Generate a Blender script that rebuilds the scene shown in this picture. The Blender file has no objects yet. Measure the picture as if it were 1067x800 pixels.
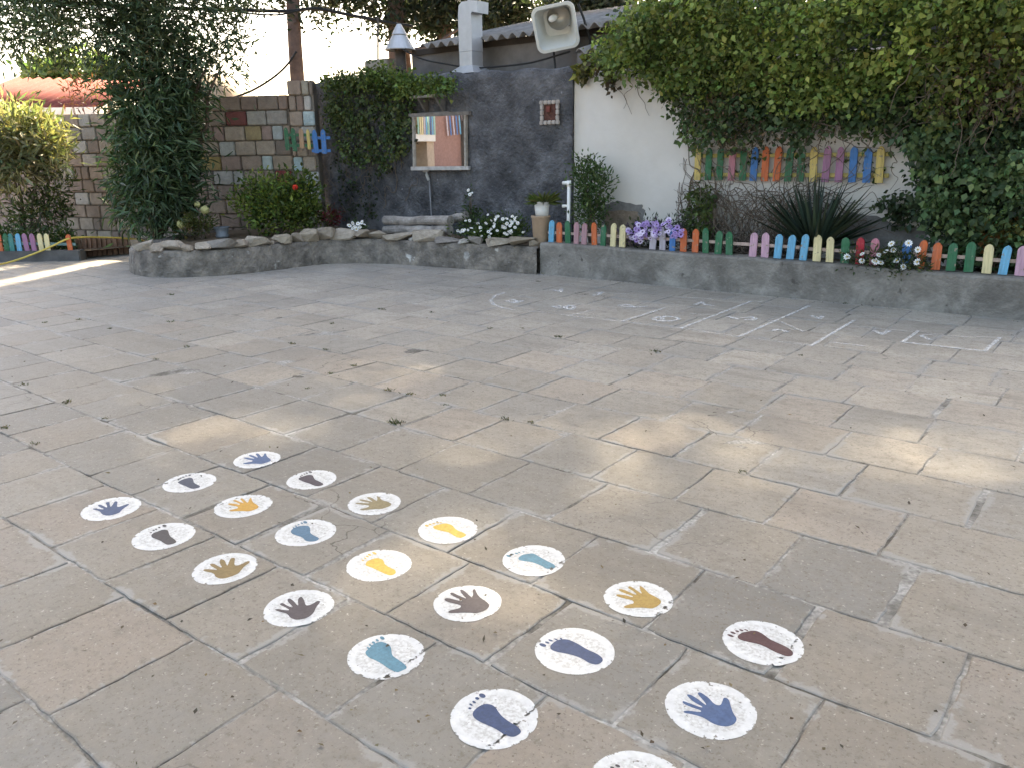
import bpy, bmesh, math, random
import numpy as np
from mathutils import Matrix, Vector

sc = bpy.context.scene
COL = sc.collection
R = math.radians

# ------------------------------------------------------------------ camera
# yard frame: X runs along the garden walls, Y runs towards them, Z up (metres)
YAW, PITCH, ROLL, CAMZ, FPX = R(38.3), R(16.1), R(-0.9), 1.5, 840.0
cam = bpy.data.objects.new('camera', bpy.data.cameras.new('camera'))
COL.objects.link(cam)
cam.data.sensor_width = 36.0
cam.data.lens = FPX / 1067 * 36
cam.data.clip_start, cam.data.clip_end = 0.05, 2000
cam.matrix_world = (Matrix.Translation((0, 0, CAMZ)) @ Matrix.Rotation(YAW, 4, 'Z')
                    @ Matrix.Rotation(R(90) - PITCH, 4, 'X') @ Matrix.Rotation(ROLL, 4, 'Z'))
sc.camera = cam

# ------------------------------------------------------------------ daylight
SUN_EL = R(48)
SUN_AZ = YAW - R(6.5)                       # angle from +Y, counter-clockwise
S = Vector((-math.sin(SUN_AZ) * math.cos(SUN_EL), math.cos(SUN_AZ) * math.cos(SUN_EL), math.sin(SUN_EL)))
w = bpy.data.worlds.new('World'); sc.world = w; w.use_nodes = True
nt = w.node_tree
sky = nt.nodes.new('ShaderNodeTexSky'); sky.sky_type = 'NISHITA'; sky.sun_disc = False
sky.sun_elevation = SUN_EL
sky.sun_rotation = -SUN_AZ
sky.dust_density = 5.0; sky.air_density = 1.0; sky.ozone_density = 1.0
bg = nt.nodes['Background']; bg.inputs['Strength'].default_value = 0.15
nt.links.new(sky.outputs[0], bg.inputs[0])
sl = bpy.data.lights.new('sun', 'SUN'); sl.energy = 4.2; sl.angle = R(1.2); sl.color = (1.0, 0.88, 0.69)
so = bpy.data.objects.new('sun', sl); COL.objects.link(so)
so.rotation_euler = S.to_track_quat('Z', 'Y').to_euler(); so.location = (0, 0, 30)
vs = sc.view_settings
vs.view_transform = 'Standard'; vs.look = 'None'; vs.exposure = 2.5; vs.gamma = 1.0; vs.use_curve_mapping = False
vs.use_white_balance = True; vs.white_balance_temperature = 7300; vs.white_balance_tint = 9
sc.cycles.use_denoising = True
sc.cycles.max_bounces = 8
sc.cycles.diffuse_bounces = 4
sc.cycles.transparent_max_bounces = 12

# ------------------------------------------------------------------ picture measurements -> places in the yard
CW = cam.matrix_world.to_3x3()
def ray(px, py):
    return CW @ Vector(((px - 533.5) / FPX, -(py - 400) / FPX, -1))
O = Vector((0, 0, CAMZ))
FW = Vector((-math.sin(YAW), math.cos(YAW), 0)); RT = Vector((math.cos(YAW), math.sin(YAW), 0))
def at_z(px, py, z=0.0):
    d = ray(px, py); return O + d * ((z - CAMZ) / d.z)
def at_y(px, py, y):
    d = ray(px, py); return O + d * (y / d.y)
def at_d(px, py, dep):
    d = ray(px, py); return O + d * (dep / d.dot(FW))
def cf(x, d, z=0.0):                        # camera-yaw frame -> yard
    v = RT * x + FW * d; v.z = z; return v
CI = cam.matrix_world.inverted()
def px_of(p):
    q = CI @ Vector(p); return 533.5 + FPX * q.x / -q.z, 400 - FPX * q.y / -q.z

# ------------------------------------------------------------------ materials
MATS = {}
def pmat(name, base, var=0.15, scale=6.0, rough=0.85, bump=0.15, bscale=40.0, c2=None, c2amt=0.5, c2scale=2.0,
         metal=0.0, spec=0.3, detail=6.0, attr=None, speck=None, wide=.16, c3=None, bdist=.02, grain=None):
    if name in MATS: return MATS[name]
    m = bpy.data.materials.new(name); m.use_nodes = True; MATS[name] = m
    t = m.node_tree; N = t.nodes; Lk = t.links
    b = N['Principled BSDF']
    b.inputs['Roughness'].default_value = rough; b.inputs['Metallic'].default_value = metal
    b.inputs['Specular IOR Level'].default_value = spec
    tc = N.new('ShaderNodeTexCoord')
    n1 = N.new('ShaderNodeTexNoise'); n1.inputs['Scale'].default_value = scale; n1.inputs['Detail'].default_value = detail
    n1.inputs['Roughness'].default_value = 0.62
    if grain:
        mg = N.new('ShaderNodeMapping'); mg.inputs['Scale'].default_value = grain; Lk.new(tc.outputs['Object'], mg.inputs[0]); Lk.new(mg.outputs[0], n1.inputs['Vector'])
    else: Lk.new(tc.outputs['Object'], n1.inputs['Vector'])
    if attr:
        src = N.new('ShaderNodeVertexColor'); src.layer_name = attr; col = src.outputs['Color']
    else:
        src = N.new('ShaderNodeRGB'); src.outputs[0].default_value = (*base, 1); col = src.outputs[0]
    if c2:
        n2 = N.new('ShaderNodeTexNoise'); n2.inputs['Scale'].default_value = c2scale; n2.inputs['Detail'].default_value = 8
        n2.inputs['Roughness'].default_value = 0.65
        Lk.new(tc.outputs['Object'], n2.inputs['Vector'])
        rp = N.new('ShaderNodeValToRGB'); rp.color_ramp.elements[0].position = 0.5 - wide; rp.color_ramp.elements[1].position = 0.5 + wide
        Lk.new(n2.outputs['Fac'], rp.inputs[0])
        ml = N.new('ShaderNodeMath'); ml.operation = 'MULTIPLY'; ml.inputs[1].default_value = c2amt; Lk.new(rp.outputs[0], ml.inputs[0])
        mx = N.new('ShaderNodeMix'); mx.data_type = 'RGBA'; mx.inputs['B'].default_value = (*c2, 1)
        Lk.new(ml.outputs[0], mx.inputs['Factor']); Lk.new(col, mx.inputs['A']); col = mx.outputs['Result']
    if c3:                                   # broad soft discolouration
        n4 = N.new('ShaderNodeTexNoise'); n4.inputs['Scale'].default_value = c3[1]; n4.inputs['Detail'].default_value = 9; n4.inputs['Roughness'].default_value = .72; n4.inputs['Distortion'].default_value = .6
        mp4 = N.new('ShaderNodeMapping'); mp4.inputs['Location'].default_value = (7.3, 2.1, 4.4); Lk.new(tc.outputs['Object'], mp4.inputs[0]); Lk.new(mp4.outputs[0], n4.inputs['Vector'])
        r4 = N.new('ShaderNodeMapRange'); r4.inputs['From Min'].default_value = .46; r4.inputs['From Max'].default_value = .74; r4.inputs['To Max'].default_value = .85; Lk.new(n4.outputs['Fac'], r4.inputs['Value'])
        mx = N.new('ShaderNodeMix'); mx.data_type = 'RGBA'; mx.inputs['B'].default_value = (*c3[0], 1)
        Lk.new(r4.outputs[0], mx.inputs['Factor']); Lk.new(col, mx.inputs['A']); col = mx.outputs['Result']
    if speck:                                # small marks with a colour of their own: (colour, scale, threshold)
        n3 = N.new('ShaderNodeTexNoise'); n3.inputs['Scale'].default_value = speck[1]; n3.inputs['Detail'].default_value = 4
        Lk.new(tc.outputs['Object'], n3.inputs['Vector'])
        r3 = N.new('ShaderNodeValToRGB'); r3.color_ramp.elements[0].position = speck[2]; r3.color_ramp.elements[1].position = speck[2] + 0.05
        Lk.new(n3.outputs['Fac'], r3.inputs[0])
        mx = N.new('ShaderNodeMix'); mx.data_type = 'RGBA'; mx.inputs['B'].default_value = (*speck[0], 1)
        Lk.new(r3.outputs[0], mx.inputs['Factor']); Lk.new(col, mx.inputs['A']); col = mx.outputs['Result']
    mr = N.new('ShaderNodeMapRange'); mr.inputs['From Min'].default_value = 0.25; mr.inputs['From Max'].default_value = 0.75
    mr.inputs['To Min'].default_value = 1 - var; mr.inputs['To Max'].default_value = 1 + var
    Lk.new(n1.outputs['Fac'], mr.inputs['Value'])
    vm = N.new('ShaderNodeVectorMath'); vm.operation = 'SCALE'
    Lk.new(col, vm.inputs[0]); Lk.new(mr.outputs[0], vm.inputs['Scale'])
    Lk.new(vm.outputs[0], b.inputs['Base Color'])
    if bump:
        nb = N.new('ShaderNodeTexNoise'); nb.inputs['Scale'].default_value = bscale; nb.inputs['Detail'].default_value = 8
        Lk.new(tc.outputs['Object'], nb.inputs['Vector'])
        bp = N.new('ShaderNodeBump'); bp.inputs['Strength'].default_value = bump; bp.inputs['Distance'].default_value = bdist
        Lk.new(nb.outputs['Fac'], bp.inputs['Height']); Lk.new(bp.outputs[0], b.inputs['Normal'])
    return m

def leafmat(name, rough=0.5, trans=0.35, attr='tint'):
    if name in MATS: return MATS[name]
    m = bpy.data.materials.new(name); m.use_nodes = True; MATS[name] = m
    t = m.node_tree; N = t.nodes; Lk = t.links
    b = N['Principled BSDF']; b.inputs['Roughness'].default_value = rough; b.inputs['Specular IOR Level'].default_value = 0.35
    a = N.new('ShaderNodeVertexColor'); a.layer_name = attr
    Lk.new(a.outputs['Color'], b.inputs['Base Color'])
    tr = N.new('ShaderNodeBsdfTranslucent')
    vm = N.new('ShaderNodeVectorMath'); vm.operation = 'MULTIPLY'; vm.inputs[1].default_value = (1.25, 1.35, 0.6)
    Lk.new(a.outputs['Color'], vm.inputs[0]); Lk.new(vm.outputs[0], tr.inputs['Color'])
    mx = N.new('ShaderNodeMixShader'); mx.inputs[0].default_value = trans
    Lk.new(b.outputs[0], mx.inputs[1]); Lk.new(tr.outputs[0], mx.inputs[2])
    Lk.new(mx.outputs[0], N['Material Output'].inputs['Surface'])
    return m

# ------------------------------------------------------------------ object helpers
def tag(o, label=None, cat=None, group=None, kind=None):
    if label: o['label'] = label
    if cat: o['category'] = cat
    if group: o['group'] = group
    if kind: o['kind'] = kind
    return o
def link(name, me, mats, parent=None):
    o = bpy.data.objects.new(name, me); COL.objects.link(o)
    for m in (mats if isinstance(mats, (list, tuple)) else [mats]): me.materials.append(m)
    if parent: o.parent = parent
    return o
def empty(name, loc, label, cat, group=None, rz=0.0):
    o = bpy.data.objects.new(name, None); COL.objects.link(o); o.location = loc; o.rotation_euler.z = rz
    o.empty_display_size = 0.1
    bpy.context.view_layer.update()
    return tag(o, label, cat, group)
def mesh(name, v, f, mats, parent=None, smooth=False, mi=None, attrs=None, local=None):
    """v in yard coordinates (or local to parent when local is True)."""
    me = bpy.data.meshes.new(name)
    v = np.asarray(v, float)
    if parent is not None and not local:
        inv = np.array(Matrix.Translation(parent.location).inverted() if parent.rotation_euler.z == 0 else
                       (Matrix.Translation(parent.location) @ Matrix.Rotation(parent.rotation_euler.z, 4, 'Z')).inverted())
        if parent.parent: inv = np.array(parent.matrix_world.inverted())
        v = v @ inv[:3, :3].T + inv[:3, 3]
    me.from_pydata(v.tolist(), [], [list(x) for x in f])
    if smooth: me.polygons.foreach_set('use_smooth', [True] * len(me.polygons))
    if mi is not None: me.polygons.foreach_set('material_index', mi)
    for k, a in (attrs or {}).items():
        a = np.asarray(a, np.float32)
        if a.ndim == 2:
            if a.shape[1] == 3: a = np.concatenate([a, np.ones((len(a), 1), np.float32)], 1)
            at = me.color_attributes.new(k, 'FLOAT_COLOR', 'POINT'); at.data.foreach_set('color', a.ravel())
        else:
            at = me.attributes.new(k, 'FLOAT', 'POINT'); at.data.foreach_set('value', a)
    me.update()
    return link(name, me, mats, parent)

class MB:
    def __init__(s): s.v = []; s.f = []; s.m = []; s.c = []
    def add(s, v, f, m=0, c=None):
        b = len(s.v); s.v += [tuple(x) for x in v]; s.f += [[i + b for i in q] for q in f]; s.m += [m] * len(f)
        s.c += [c or (1, 1, 1)] * len(v)
    def box(s, c, d, rz=0.0, m=0, col=None, ax=None, bev=0.0):
        """box centred at c, full size d, turned by rz (or along the axes ax)."""
        X, Y, Z = ax or (Vector((math.cos(rz), math.sin(rz), 0)), Vector((-math.sin(rz), math.cos(rz), 0)), Vector((0, 0, 1)))
        c = Vector(c); hx, hy, hz = d[0] / 2, d[1] / 2, d[2] / 2
        if bev <= 0:
            v = [c + X * (sx * hx) + Y * (sy * hy) + Z * (sz * hz) for sz in (-1, 1) for sy in (-1, 1) for sx in (-1, 1)]
            s.add(v, [(0, 2, 3, 1), (4, 5, 7, 6), (0, 1, 5, 4), (2, 6, 7, 3), (0, 4, 6, 2), (1, 3, 7, 5)], m, col); return
        bm = bmesh.new(); bmesh.ops.create_cube(bm, size=1)
        for q in bm.verts: q.co = Vector((q.co.x * d[0], q.co.y * d[1], q.co.z * d[2]))
        bmesh.ops.bevel(bm, geom=bm.edges[:], offset=bev, segments=2, affect='EDGES')
        bm.verts.ensure_lookup_table()
        for i, q in enumerate(bm.verts): q.index = i
        s.add([c + X * q.co.x + Y * q.co.y + Z * q.co.z for q in bm.verts], [[q.index for q in f.verts] for f in bm.faces], m, col)
        bm.free()
    def tube(s, pts, r, n=8, m=0, cap=True, col=None):
        pts = [Vector(p) for p in pts]; rs = r if isinstance(r, (list, tuple)) else [r] * len(pts)
        v = []; f = []; prev = None
        for i, p in enumerate(pts):
            t = (pts[min(i + 1, len(pts) - 1)] - pts[max(i - 1, 0)]).normalized()
            if prev is None:
                a = t.orthogonal().normalized()
            else:
                a = (prev - t * prev.dot(t)); a = a.normalized() if a.length > 1e-6 else t.orthogonal().normalized()
            prev = a; bb = t.cross(a)
            for k in range(n):
                an = 2 * math.pi * k / n; v.append(p + (a * math.cos(an) + bb * math.sin(an)) * rs[i])
        for i in range(len(pts) - 1):
            for k in range(n):
                k2 = (k + 1) % n; f.append((i * n + k, i * n + k2, (i + 1) * n + k2, (i + 1) * n + k))
        if cap: f.append(tuple(range(n))[::-1]); f.append(tuple((len(pts) - 1) * n + k for k in range(n)))
        s.add(v, f, m, col)
    def lathe(s, c, prof, n=20, m=0, col=None):
        c = Vector(c); v = []; f = []
        for (r_, z) in prof:
            for k in range(n):
                an = 2 * math.pi * k / n; v.append(c + Vector((r_ * math.cos(an), r_ * math.sin(an), z)))
        for i in range(len(prof) - 1):
            for k in range(n):
                k2 = (k + 1) % n; f.append((i * n + k, i * n + k2, (i + 1) * n + k2, (i + 1) * n + k))
        s.add(v, f, m, col)
    def prism(s, poly, o, X, Y, Z, th, m=0, col=None):
        """outline poly [(x,y)] in the plane o+X*x+Y*y, th thick along Z."""
        n = len(poly); o = Vector(o)
        v = [o + X * x + Y * y + Z * (-th / 2) for x, y in poly] + [o + X * x + Y * y + Z * (th / 2) for x, y in poly]
        f = [tuple(range(n))[::-1], tuple(range(n, 2 * n))] + [(i, (i + 1) % n, n + (i + 1) % n, n + i) for i in range(n)]
        s.add(v, f, m, col)
    def build(s, name, mats, parent=None, smooth=False, col=False):
        return mesh(name, s.v, s.f, mats, parent, smooth, s.m if isinstance(mats, (list, tuple)) else None,
                    {'tint': np.array(s.c)} if col else None)

def smooth_path(pts, n=6):
    pts = [Vector(p) for p in pts]; out = []
    for i in range(len(pts) - 1):
        p0, p1, p2, p3 = pts[max(i - 1, 0)], pts[i], pts[i + 1], pts[min(i + 2, len(pts) - 1)]
        for k in range(n):
            t = k / n
            out.append(0.5 * ((2 * p1) + (p2 - p0) * t + (2 * p0 - 5 * p1 + 4 * p2 - p3) * t * t + (3 * p1 - p0 - 3 * p2 + p3) * t ** 3))
    out.append(pts[-1]); return out

# ---- leaves: many small folded blades with a colour each
def nrm(a): return a / (np.linalg.norm(a, axis=1, keepdims=True) + 1e-9)
def blades(P, D, Nn, L, W, col, fold=0.18, mid=0.42, curl=0.0):
    n = len(P); D = nrm(D); Sd = nrm(np.cross(D, Nn)); Nn = np.cross(Sd, D)
    L = np.broadcast_to(L, n)[:, None]; W = np.broadcast_to(W, n)[:, None]
    v = np.empty((n, 4, 3))
    v[:, 0] = P; v[:, 1] = P + D * L * mid + Sd * W / 2 + Nn * W * fold
    v[:, 2] = P + D * L - Nn * L * curl; v[:, 3] = P + D * L * mid - Sd * W / 2 + Nn * W * fold
    i = np.arange(n)[:, None] * 4
    f = np.concatenate([i + np.array([[0, 1, 2]]), i + np.array([[0, 2, 3]])], 1).reshape(-1, 3)
    return v.reshape(-1, 3), f, np.repeat(col, 4, 0)
def big_mesh(name, v, f, col, mat, parent=None):
    me = bpy.data.meshes.new(name); v = np.asarray(v, np.float32); f = np.asarray(f, np.int32)
    if parent is not None:
        v = v - np.array(parent.matrix_world.translation, np.float32)
    me.vertices.add(len(v)); me.vertices.foreach_set('co', v.ravel())
    me.loops.add(f.size); me.loops.foreach_set('vertex_index', f.ravel())
    me.polygons.add(len(f)); me.polygons.foreach_set('loop_start', np.arange(0, f.size, 3, dtype=np.int32))
    me.polygons.foreach_set('loop_total', np.full(len(f), 3, np.int32))
    c = np.concatenate([col, np.ones((len(col), 1))], 1).astype(np.float32)
    at = me.color_attributes.new('tint', 'FLOAT_COLOR', 'POINT'); at.data.foreach_set('color', c.ravel())
    me.update(calc_edges=True); me.validate()
    return link(name, me, mat, parent)
RM = np.array([[RT.x, FW.x, 0], [RT.y, FW.y, 0], [0, 0, 1.0]])
def blob(px, py, rx, ry, dep, rd=None):
    """an ellipsoid seen at (px,py) with half sizes rx, ry pixels, dep metres ahead of the camera position."""
    c = at_d(px, py, dep); return (np.array(c), np.array([rx * dep / FPX, (rd if rd else rx * dep / FPX), ry * dep / FPX]))
def blob_y(px, py, rx, ry, y, rd=None): return blob(px, py, rx, ry, (at_y(px, py, y) - O).dot(FW), rd)
def cloud(rng, blobs, n, clump=0.18, per=25, inner=0.45):
    """points in clumps through the blobs' volume; returns points and outward directions and clump ids"""
    vol = np.array([np.prod(b[1]) ** 0.75 for b in blobs]); vol /= vol.sum()
    k = max(1, n // per); bi = rng.choice(len(blobs), k, p=vol)
    d = nrm(rng.normal(size=(k, 3))); r = inner + (1 - inner) * rng.random(k) ** 0.6
    C = np.array([b[0] for b in blobs])[bi] + (d * r[:, None] * np.array([b[1] for b in blobs])[bi]) @ RM.T
    ci = rng.integers(0, k, n)
    P = C[ci] + rng.normal(size=(n, 3)) * clump
    out = nrm(P - np.array([b[0] for b in blobs])[bi[ci]])
    return P, out, ci, k
_sd = np.array([S.dot(RT), S.dot(FW), S.z]) / S.z
_a, _b = at_z(-25, 301), at_z(118, 271.5); _a = np.array([_a.dot(RT), _a.dot(FW)]); _b = np.array([_b.dot(RT), _b.dot(FW)])
def clear_of_streak(P, wd=.26):
    """leaves that do not stand between the sun and the lit strip of paving at the left"""
    x = P @ np.array(RT) - _sd[0] * P[:, 2]; d = P @ np.array(FW) - _sd[1] * P[:, 2]; ab = _b - _a; L2 = ab @ ab
    t = ((x - _a[0]) * ab[0] + (d - _a[1]) * ab[1]) / L2; dist = np.abs((x - _a[0]) * ab[1] - (d - _a[1]) * ab[0]) / math.sqrt(L2)
    return ~((dist < wd) & (t > -.1) & (t < 1.05))
def tints(rng, ci, k, base, alt=None, var=0.25, altp=0.3, cvar=0.2):
    base = np.array(base); c = np.repeat(base[None], len(ci), 0)
    if alt is not None:
        a = rng.random(k)[ci] < altp; c[a] = np.array(alt)
    c = c * (1 + cvar * rng.normal(size=k))[ci][:, None].clip(0.4, 1.9)
    c = c * (1 + var * rng.normal(size=len(ci)))[:, None].clip(0.4, 1.8)
    c[:, 0] *= 1 + 0.12 * rng.normal(size=len(ci))
    return c.clip(0.004, 0.8)
def foliage(name, parent, mat, blobs, n, L, W, base, alt=None, seed=1, clump=0.16, per=25, up=0.3, rnd=0.8, droop=0.0, altp=0.3, inner=0.45, fold=0.18, mid=0.42, zmin=None, cvar=0.2):
    rng = np.random.default_rng(seed)
    P, out, ci, k = cloud(rng, blobs, n, clump, per, inner)
    kp = clear_of_streak(P); P, out, ci = P[kp], out[kp], ci[kp]
    n = len(P)
    D = out * 0.6 + rng.normal(size=(n, 3)) * rnd * 0.6 + np.array([0, 0, up - droop])
    Nn = rng.normal(size=(n, 3)) * 0.7 + np.array([0, 0, 0.8]) + out * 0.4
    v, f, c = blades(P, D, Nn, L * (0.7 + 0.6 * rng.random(n)), W * (0.7 + 0.6 * rng.random(n)), tints(rng, ci, k, base, alt, altp=altp, cvar=cvar), fold, mid, 0.12)
    return big_mesh(name, v, f, c, mat, parent)
def merge(parts):
    vs_, fs_, cs_ = [], [], []; b = 0
    for v, f, c in parts:
        vs_.append(v); fs_.append(f + b); cs_.append(c); b += len(v)
    return np.concatenate(vs_), np.concatenate(fs_), np.concatenate(cs_)
def stems(name, parent, mat, ends, base, r0, r1, seed=0, sag=0.0, n=5, wob=0.12):
    """tapered limbs from base to each end point"""
    rnd = random.Random(seed); m = MB(); base = Vector(base)
    for e in ends:
        e = Vector(e); L = (e - base).length; pts = []
        for i in range(n + 1):
            t = i / n; p = base.lerp(e, t)
            if 0 < i < n: p += Vector((rnd.uniform(-1, 1), rnd.uniform(-1, 1), rnd.uniform(-.5, .5))) * wob * L * 0.3
            p.z += sag * math.sin(math.pi * t) * L
            pts.append(p)
        m.tube(smooth_path(pts, 2), [r0 + (r1 - r0) * i / (2 * n) for i in range(2 * n + 1)], 6)
    return m.build(name, mat, parent, smooth=True)

# ================================================================== THE GROUND
rnd = random.Random(7)
rng0 = np.random.default_rng(11)
def structure(o): o['kind'] = 'structure'; return o
soil_m = pmat('dry_soil', (0.16, 0.115, 0.075), 0.4, 9, 0.95, 0.6, 30, c2=(0.09, 0.065, 0.04), c2scale=5)
g = MB(); g.add([(-400, -400, -.09), (400, -400, -.09), (400, 400, -.09), (-400, 400, -.09)], [(0, 1, 2, 3)])
structure(g.build('ground', pmat('earth', (0.24, 0.19, 0.13), 0.3, 1.5, 0.95, 0.4, 12)))

ROWY = [-3.9, -3.44, -2.97, -2.5, -2.05, -1.6, -1.14, -.69, -.23, .23, .69, 1.152, 1.611, 2.07, 2.545, 3.031, 3.495, 3.976, 4.43, 4.91, 5.38, 5.84, 6.32, 6.79, 7.25, 7.73, 8.2, 8.66]
KNOWN = {.69: [-2.23, -2.68], 1.152: [-1.585, -2.0, -2.42, -2.84], 1.611: [-.94, -1.385], 2.07: [-.23, -.68, -1.105], 2.545: [-.475, -.91, -1.33, -4.585, -5.01],
         3.031: [-1.5], 3.495: [-.91, -2.185], 3.976: [-1.125, -2.06], 4.43: [-2.16]}
SLABS = []           # x0,x1,y0,y1
JOINTS = {}
for i in range(len(ROWY) - 1):
    y0, y1 = ROWY[i], ROWY[i + 1]; kn = sorted(KNOWN.get(y0, [rnd.uniform(-3, -2.5)])); js = list(kn)
    for a, b in zip(kn[:-1], kn[1:]):
        m = round((b - a) / 0.435)
        for q in range(1, m): js.append(a + (b - a) * q / m + rnd.uniform(-.03, .03))
    x = kn[0]
    while x > -19: x -= rnd.choice([.43, .44, .46, .40, .52]) + rnd.uniform(-.015, .015); js.append(x)
    x = kn[-1]
    while x < 8: x += rnd.choice([.43, .44, .46, .42, .50]) + rnd.uniform(-.015, .015); js.append(x)
    js.sort(); JOINTS[i] = js
    for a, b in zip(js[:-1], js[1:]): SLABS.append((a, b, y0, y1))
def wander(x, y): return 0.0045 * math.sin(1.7 * x + 3.1 * y) + 0.003 * math.sin(4.3 * x - 2.2 * y)
V, F, MI, TI, ED = [], [], [], [], []
TINTS = [(.290, .246, .190), (.272, .236, .188), (.302, .252, .194), (.265, .238, .198), (.252, .229, .196), (.285, .244, .192), (.312, .272, .218), (.225, .208, .182), (.30, .242, .186), (.245, .222, .188)]
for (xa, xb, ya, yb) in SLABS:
    cx, cy = (xa + xb) / 2, (ya + yb) / 2
    d = math.hypot(cx, cy); near = d < 6.5
    if px_of((cx, cy, 0))[1] > 1500 and d > 3: pass
    ga, gb = rnd.uniform(.002, .007), rnd.uniform(.002, .007); gc, gd = rnd.uniform(.002, .006), rnd.uniform(.002, .006)
    if near and rnd.random() < .22: gb = rnd.uniform(.016, .026)
    x0, x1, y0, y1 = xa + ga, xb - gb, ya + gc, yb - gd
    n = max(1, int((.045 if near else .2) ** -1 * .44)) if d < 11 else 1
    tz = rnd.uniform(-.0005, .0005) if (-4.0 < cx < -.3 and 1.1 < cy < 2.7) else rnd.uniform(-.003, .0012); sx, sy = rnd.uniform(-.0012, .0012), rnd.uniform(-.0012, .0012)
    def ring(ins, jit, z):
        c = [(x0 + ins, y0 + ins), (x1 - ins, y0 + ins), (x1 - ins, y1 - ins), (x0 + ins, y1 - ins)]; out = []
        for e in range(4):
            (ax, ay), (bx, by) = c[e], c[(e + 1) % 4]
            for k in range(n):
                t = k / n; x, y = ax + (bx - ax) * t, ay + (by - ay) * t
                x += wander(y * 1.3, x); y += wander(x, y)
                if jit: x += rnd.uniform(-jit, jit); y += rnd.uniform(-jit, jit)
                if k == 0 and jit:                       # worn corner
                    q_ = rnd.random() ** 2; x += (cx - x) * .03 * q_; y += (cy - y) * .03 * q_
                out.append((x, y, z + tz + sx * (x - cx) + sy * (y - cy)))
        return out
    j = .0040 if near else .0022
    r1 = ring(0, j, 0)
    def off(rg, k, z): return [(x + (cx - x) * k, y + (cy - y) * k, zz + z) for x, y, zz in rg]
    r0 = [(x, y, -.035) for x, y, z in r1]; rt = off(r1, .022, 0); r1 = [(x, y, z - .003) for x, y, z in r1]; ri = off(rt, .24, .0004)
    b = len(V); m = len(r1)
    V += r0 + r1 + rt + ri + [(cx, cy, tz + .0006)]
    ED += [1.0] * (2 * m) + [1.0] * m + [0.0] * m + [0.0]
    t = rnd.choice(TINTS); f_ = rnd.uniform(.9, 1.1) * .80; g0 = sum(t) / 3; t = tuple(q + (g0 - q) * .22 for q in t); fy = min(1, max(0, (cy - 2.3) / 3.5)); t = tuple((q * (1 - .65 * fy) + g_ * .65 * fy) * f_ * (1 + .58 * fy) for q, g_ in zip(t, (.315, .286, .248))); TI += [t] * (4 * m + 1)  # farther slabs paler and greyer: dust, plus sky sheen put into the tint
    for lv in range(3):
        for k in range(m):
            k2 = (k + 1) % m; F.append((b + lv * m + k, b + lv * m + k2, b + (lv + 1) * m + k2, b + (lv + 1) * m + k)); MI.append(0)
    for k in range(m): F.append((b + 3 * m + k, b + 3 * m + (k + 1) % m, b + 4 * m)); MI.append(0)
# mortar bed: recessed in some places, nearly flush in others
def vnoise(x, y):
    return (math.sin(5.1 * x + 2.3 * math.sin(3.7 * y)) + math.sin(4.3 * y + 1.9 * math.sin(2.9 * x) + 1.3) + math.sin(11.7 * x - 7.9 * y)) / 3
def bed(x0, x1, y0, y1, st, hole=None):
    nx, ny = int((x1 - x0) / st), int((y1 - y0) / st); b = len(V)
    for jj in range(ny + 1):
        for ii in range(nx + 1):
            x, y = x0 + (x1 - x0) * ii / nx, y0 + (y1 - y0) * jj / ny
            V.append((x, y, -.0058 + .0046 * vnoise(x, y) + (rnd.uniform(-.0012, .0012) if st < .1 else 0))); TI.append((.36, .345, .32)); ED.append(0)
    for jj in range(ny):
        for ii in range(nx):
            q = b + jj * (nx + 1) + ii
            F.append((q, q + 1, q + nx + 2, q + nx + 1)); MI.append(1)
bed(-6.6, 1.8, .1, 4.9, .035)
for (a, b_, c, d_) in ((-19, 8, -4, .1), (-19, -6.6, .1, 4.9), (1.8, 8, .1, 4.9), (-19, 8, 4.9, 8.7)): bed(a, b_, c, d_, .25)

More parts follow.
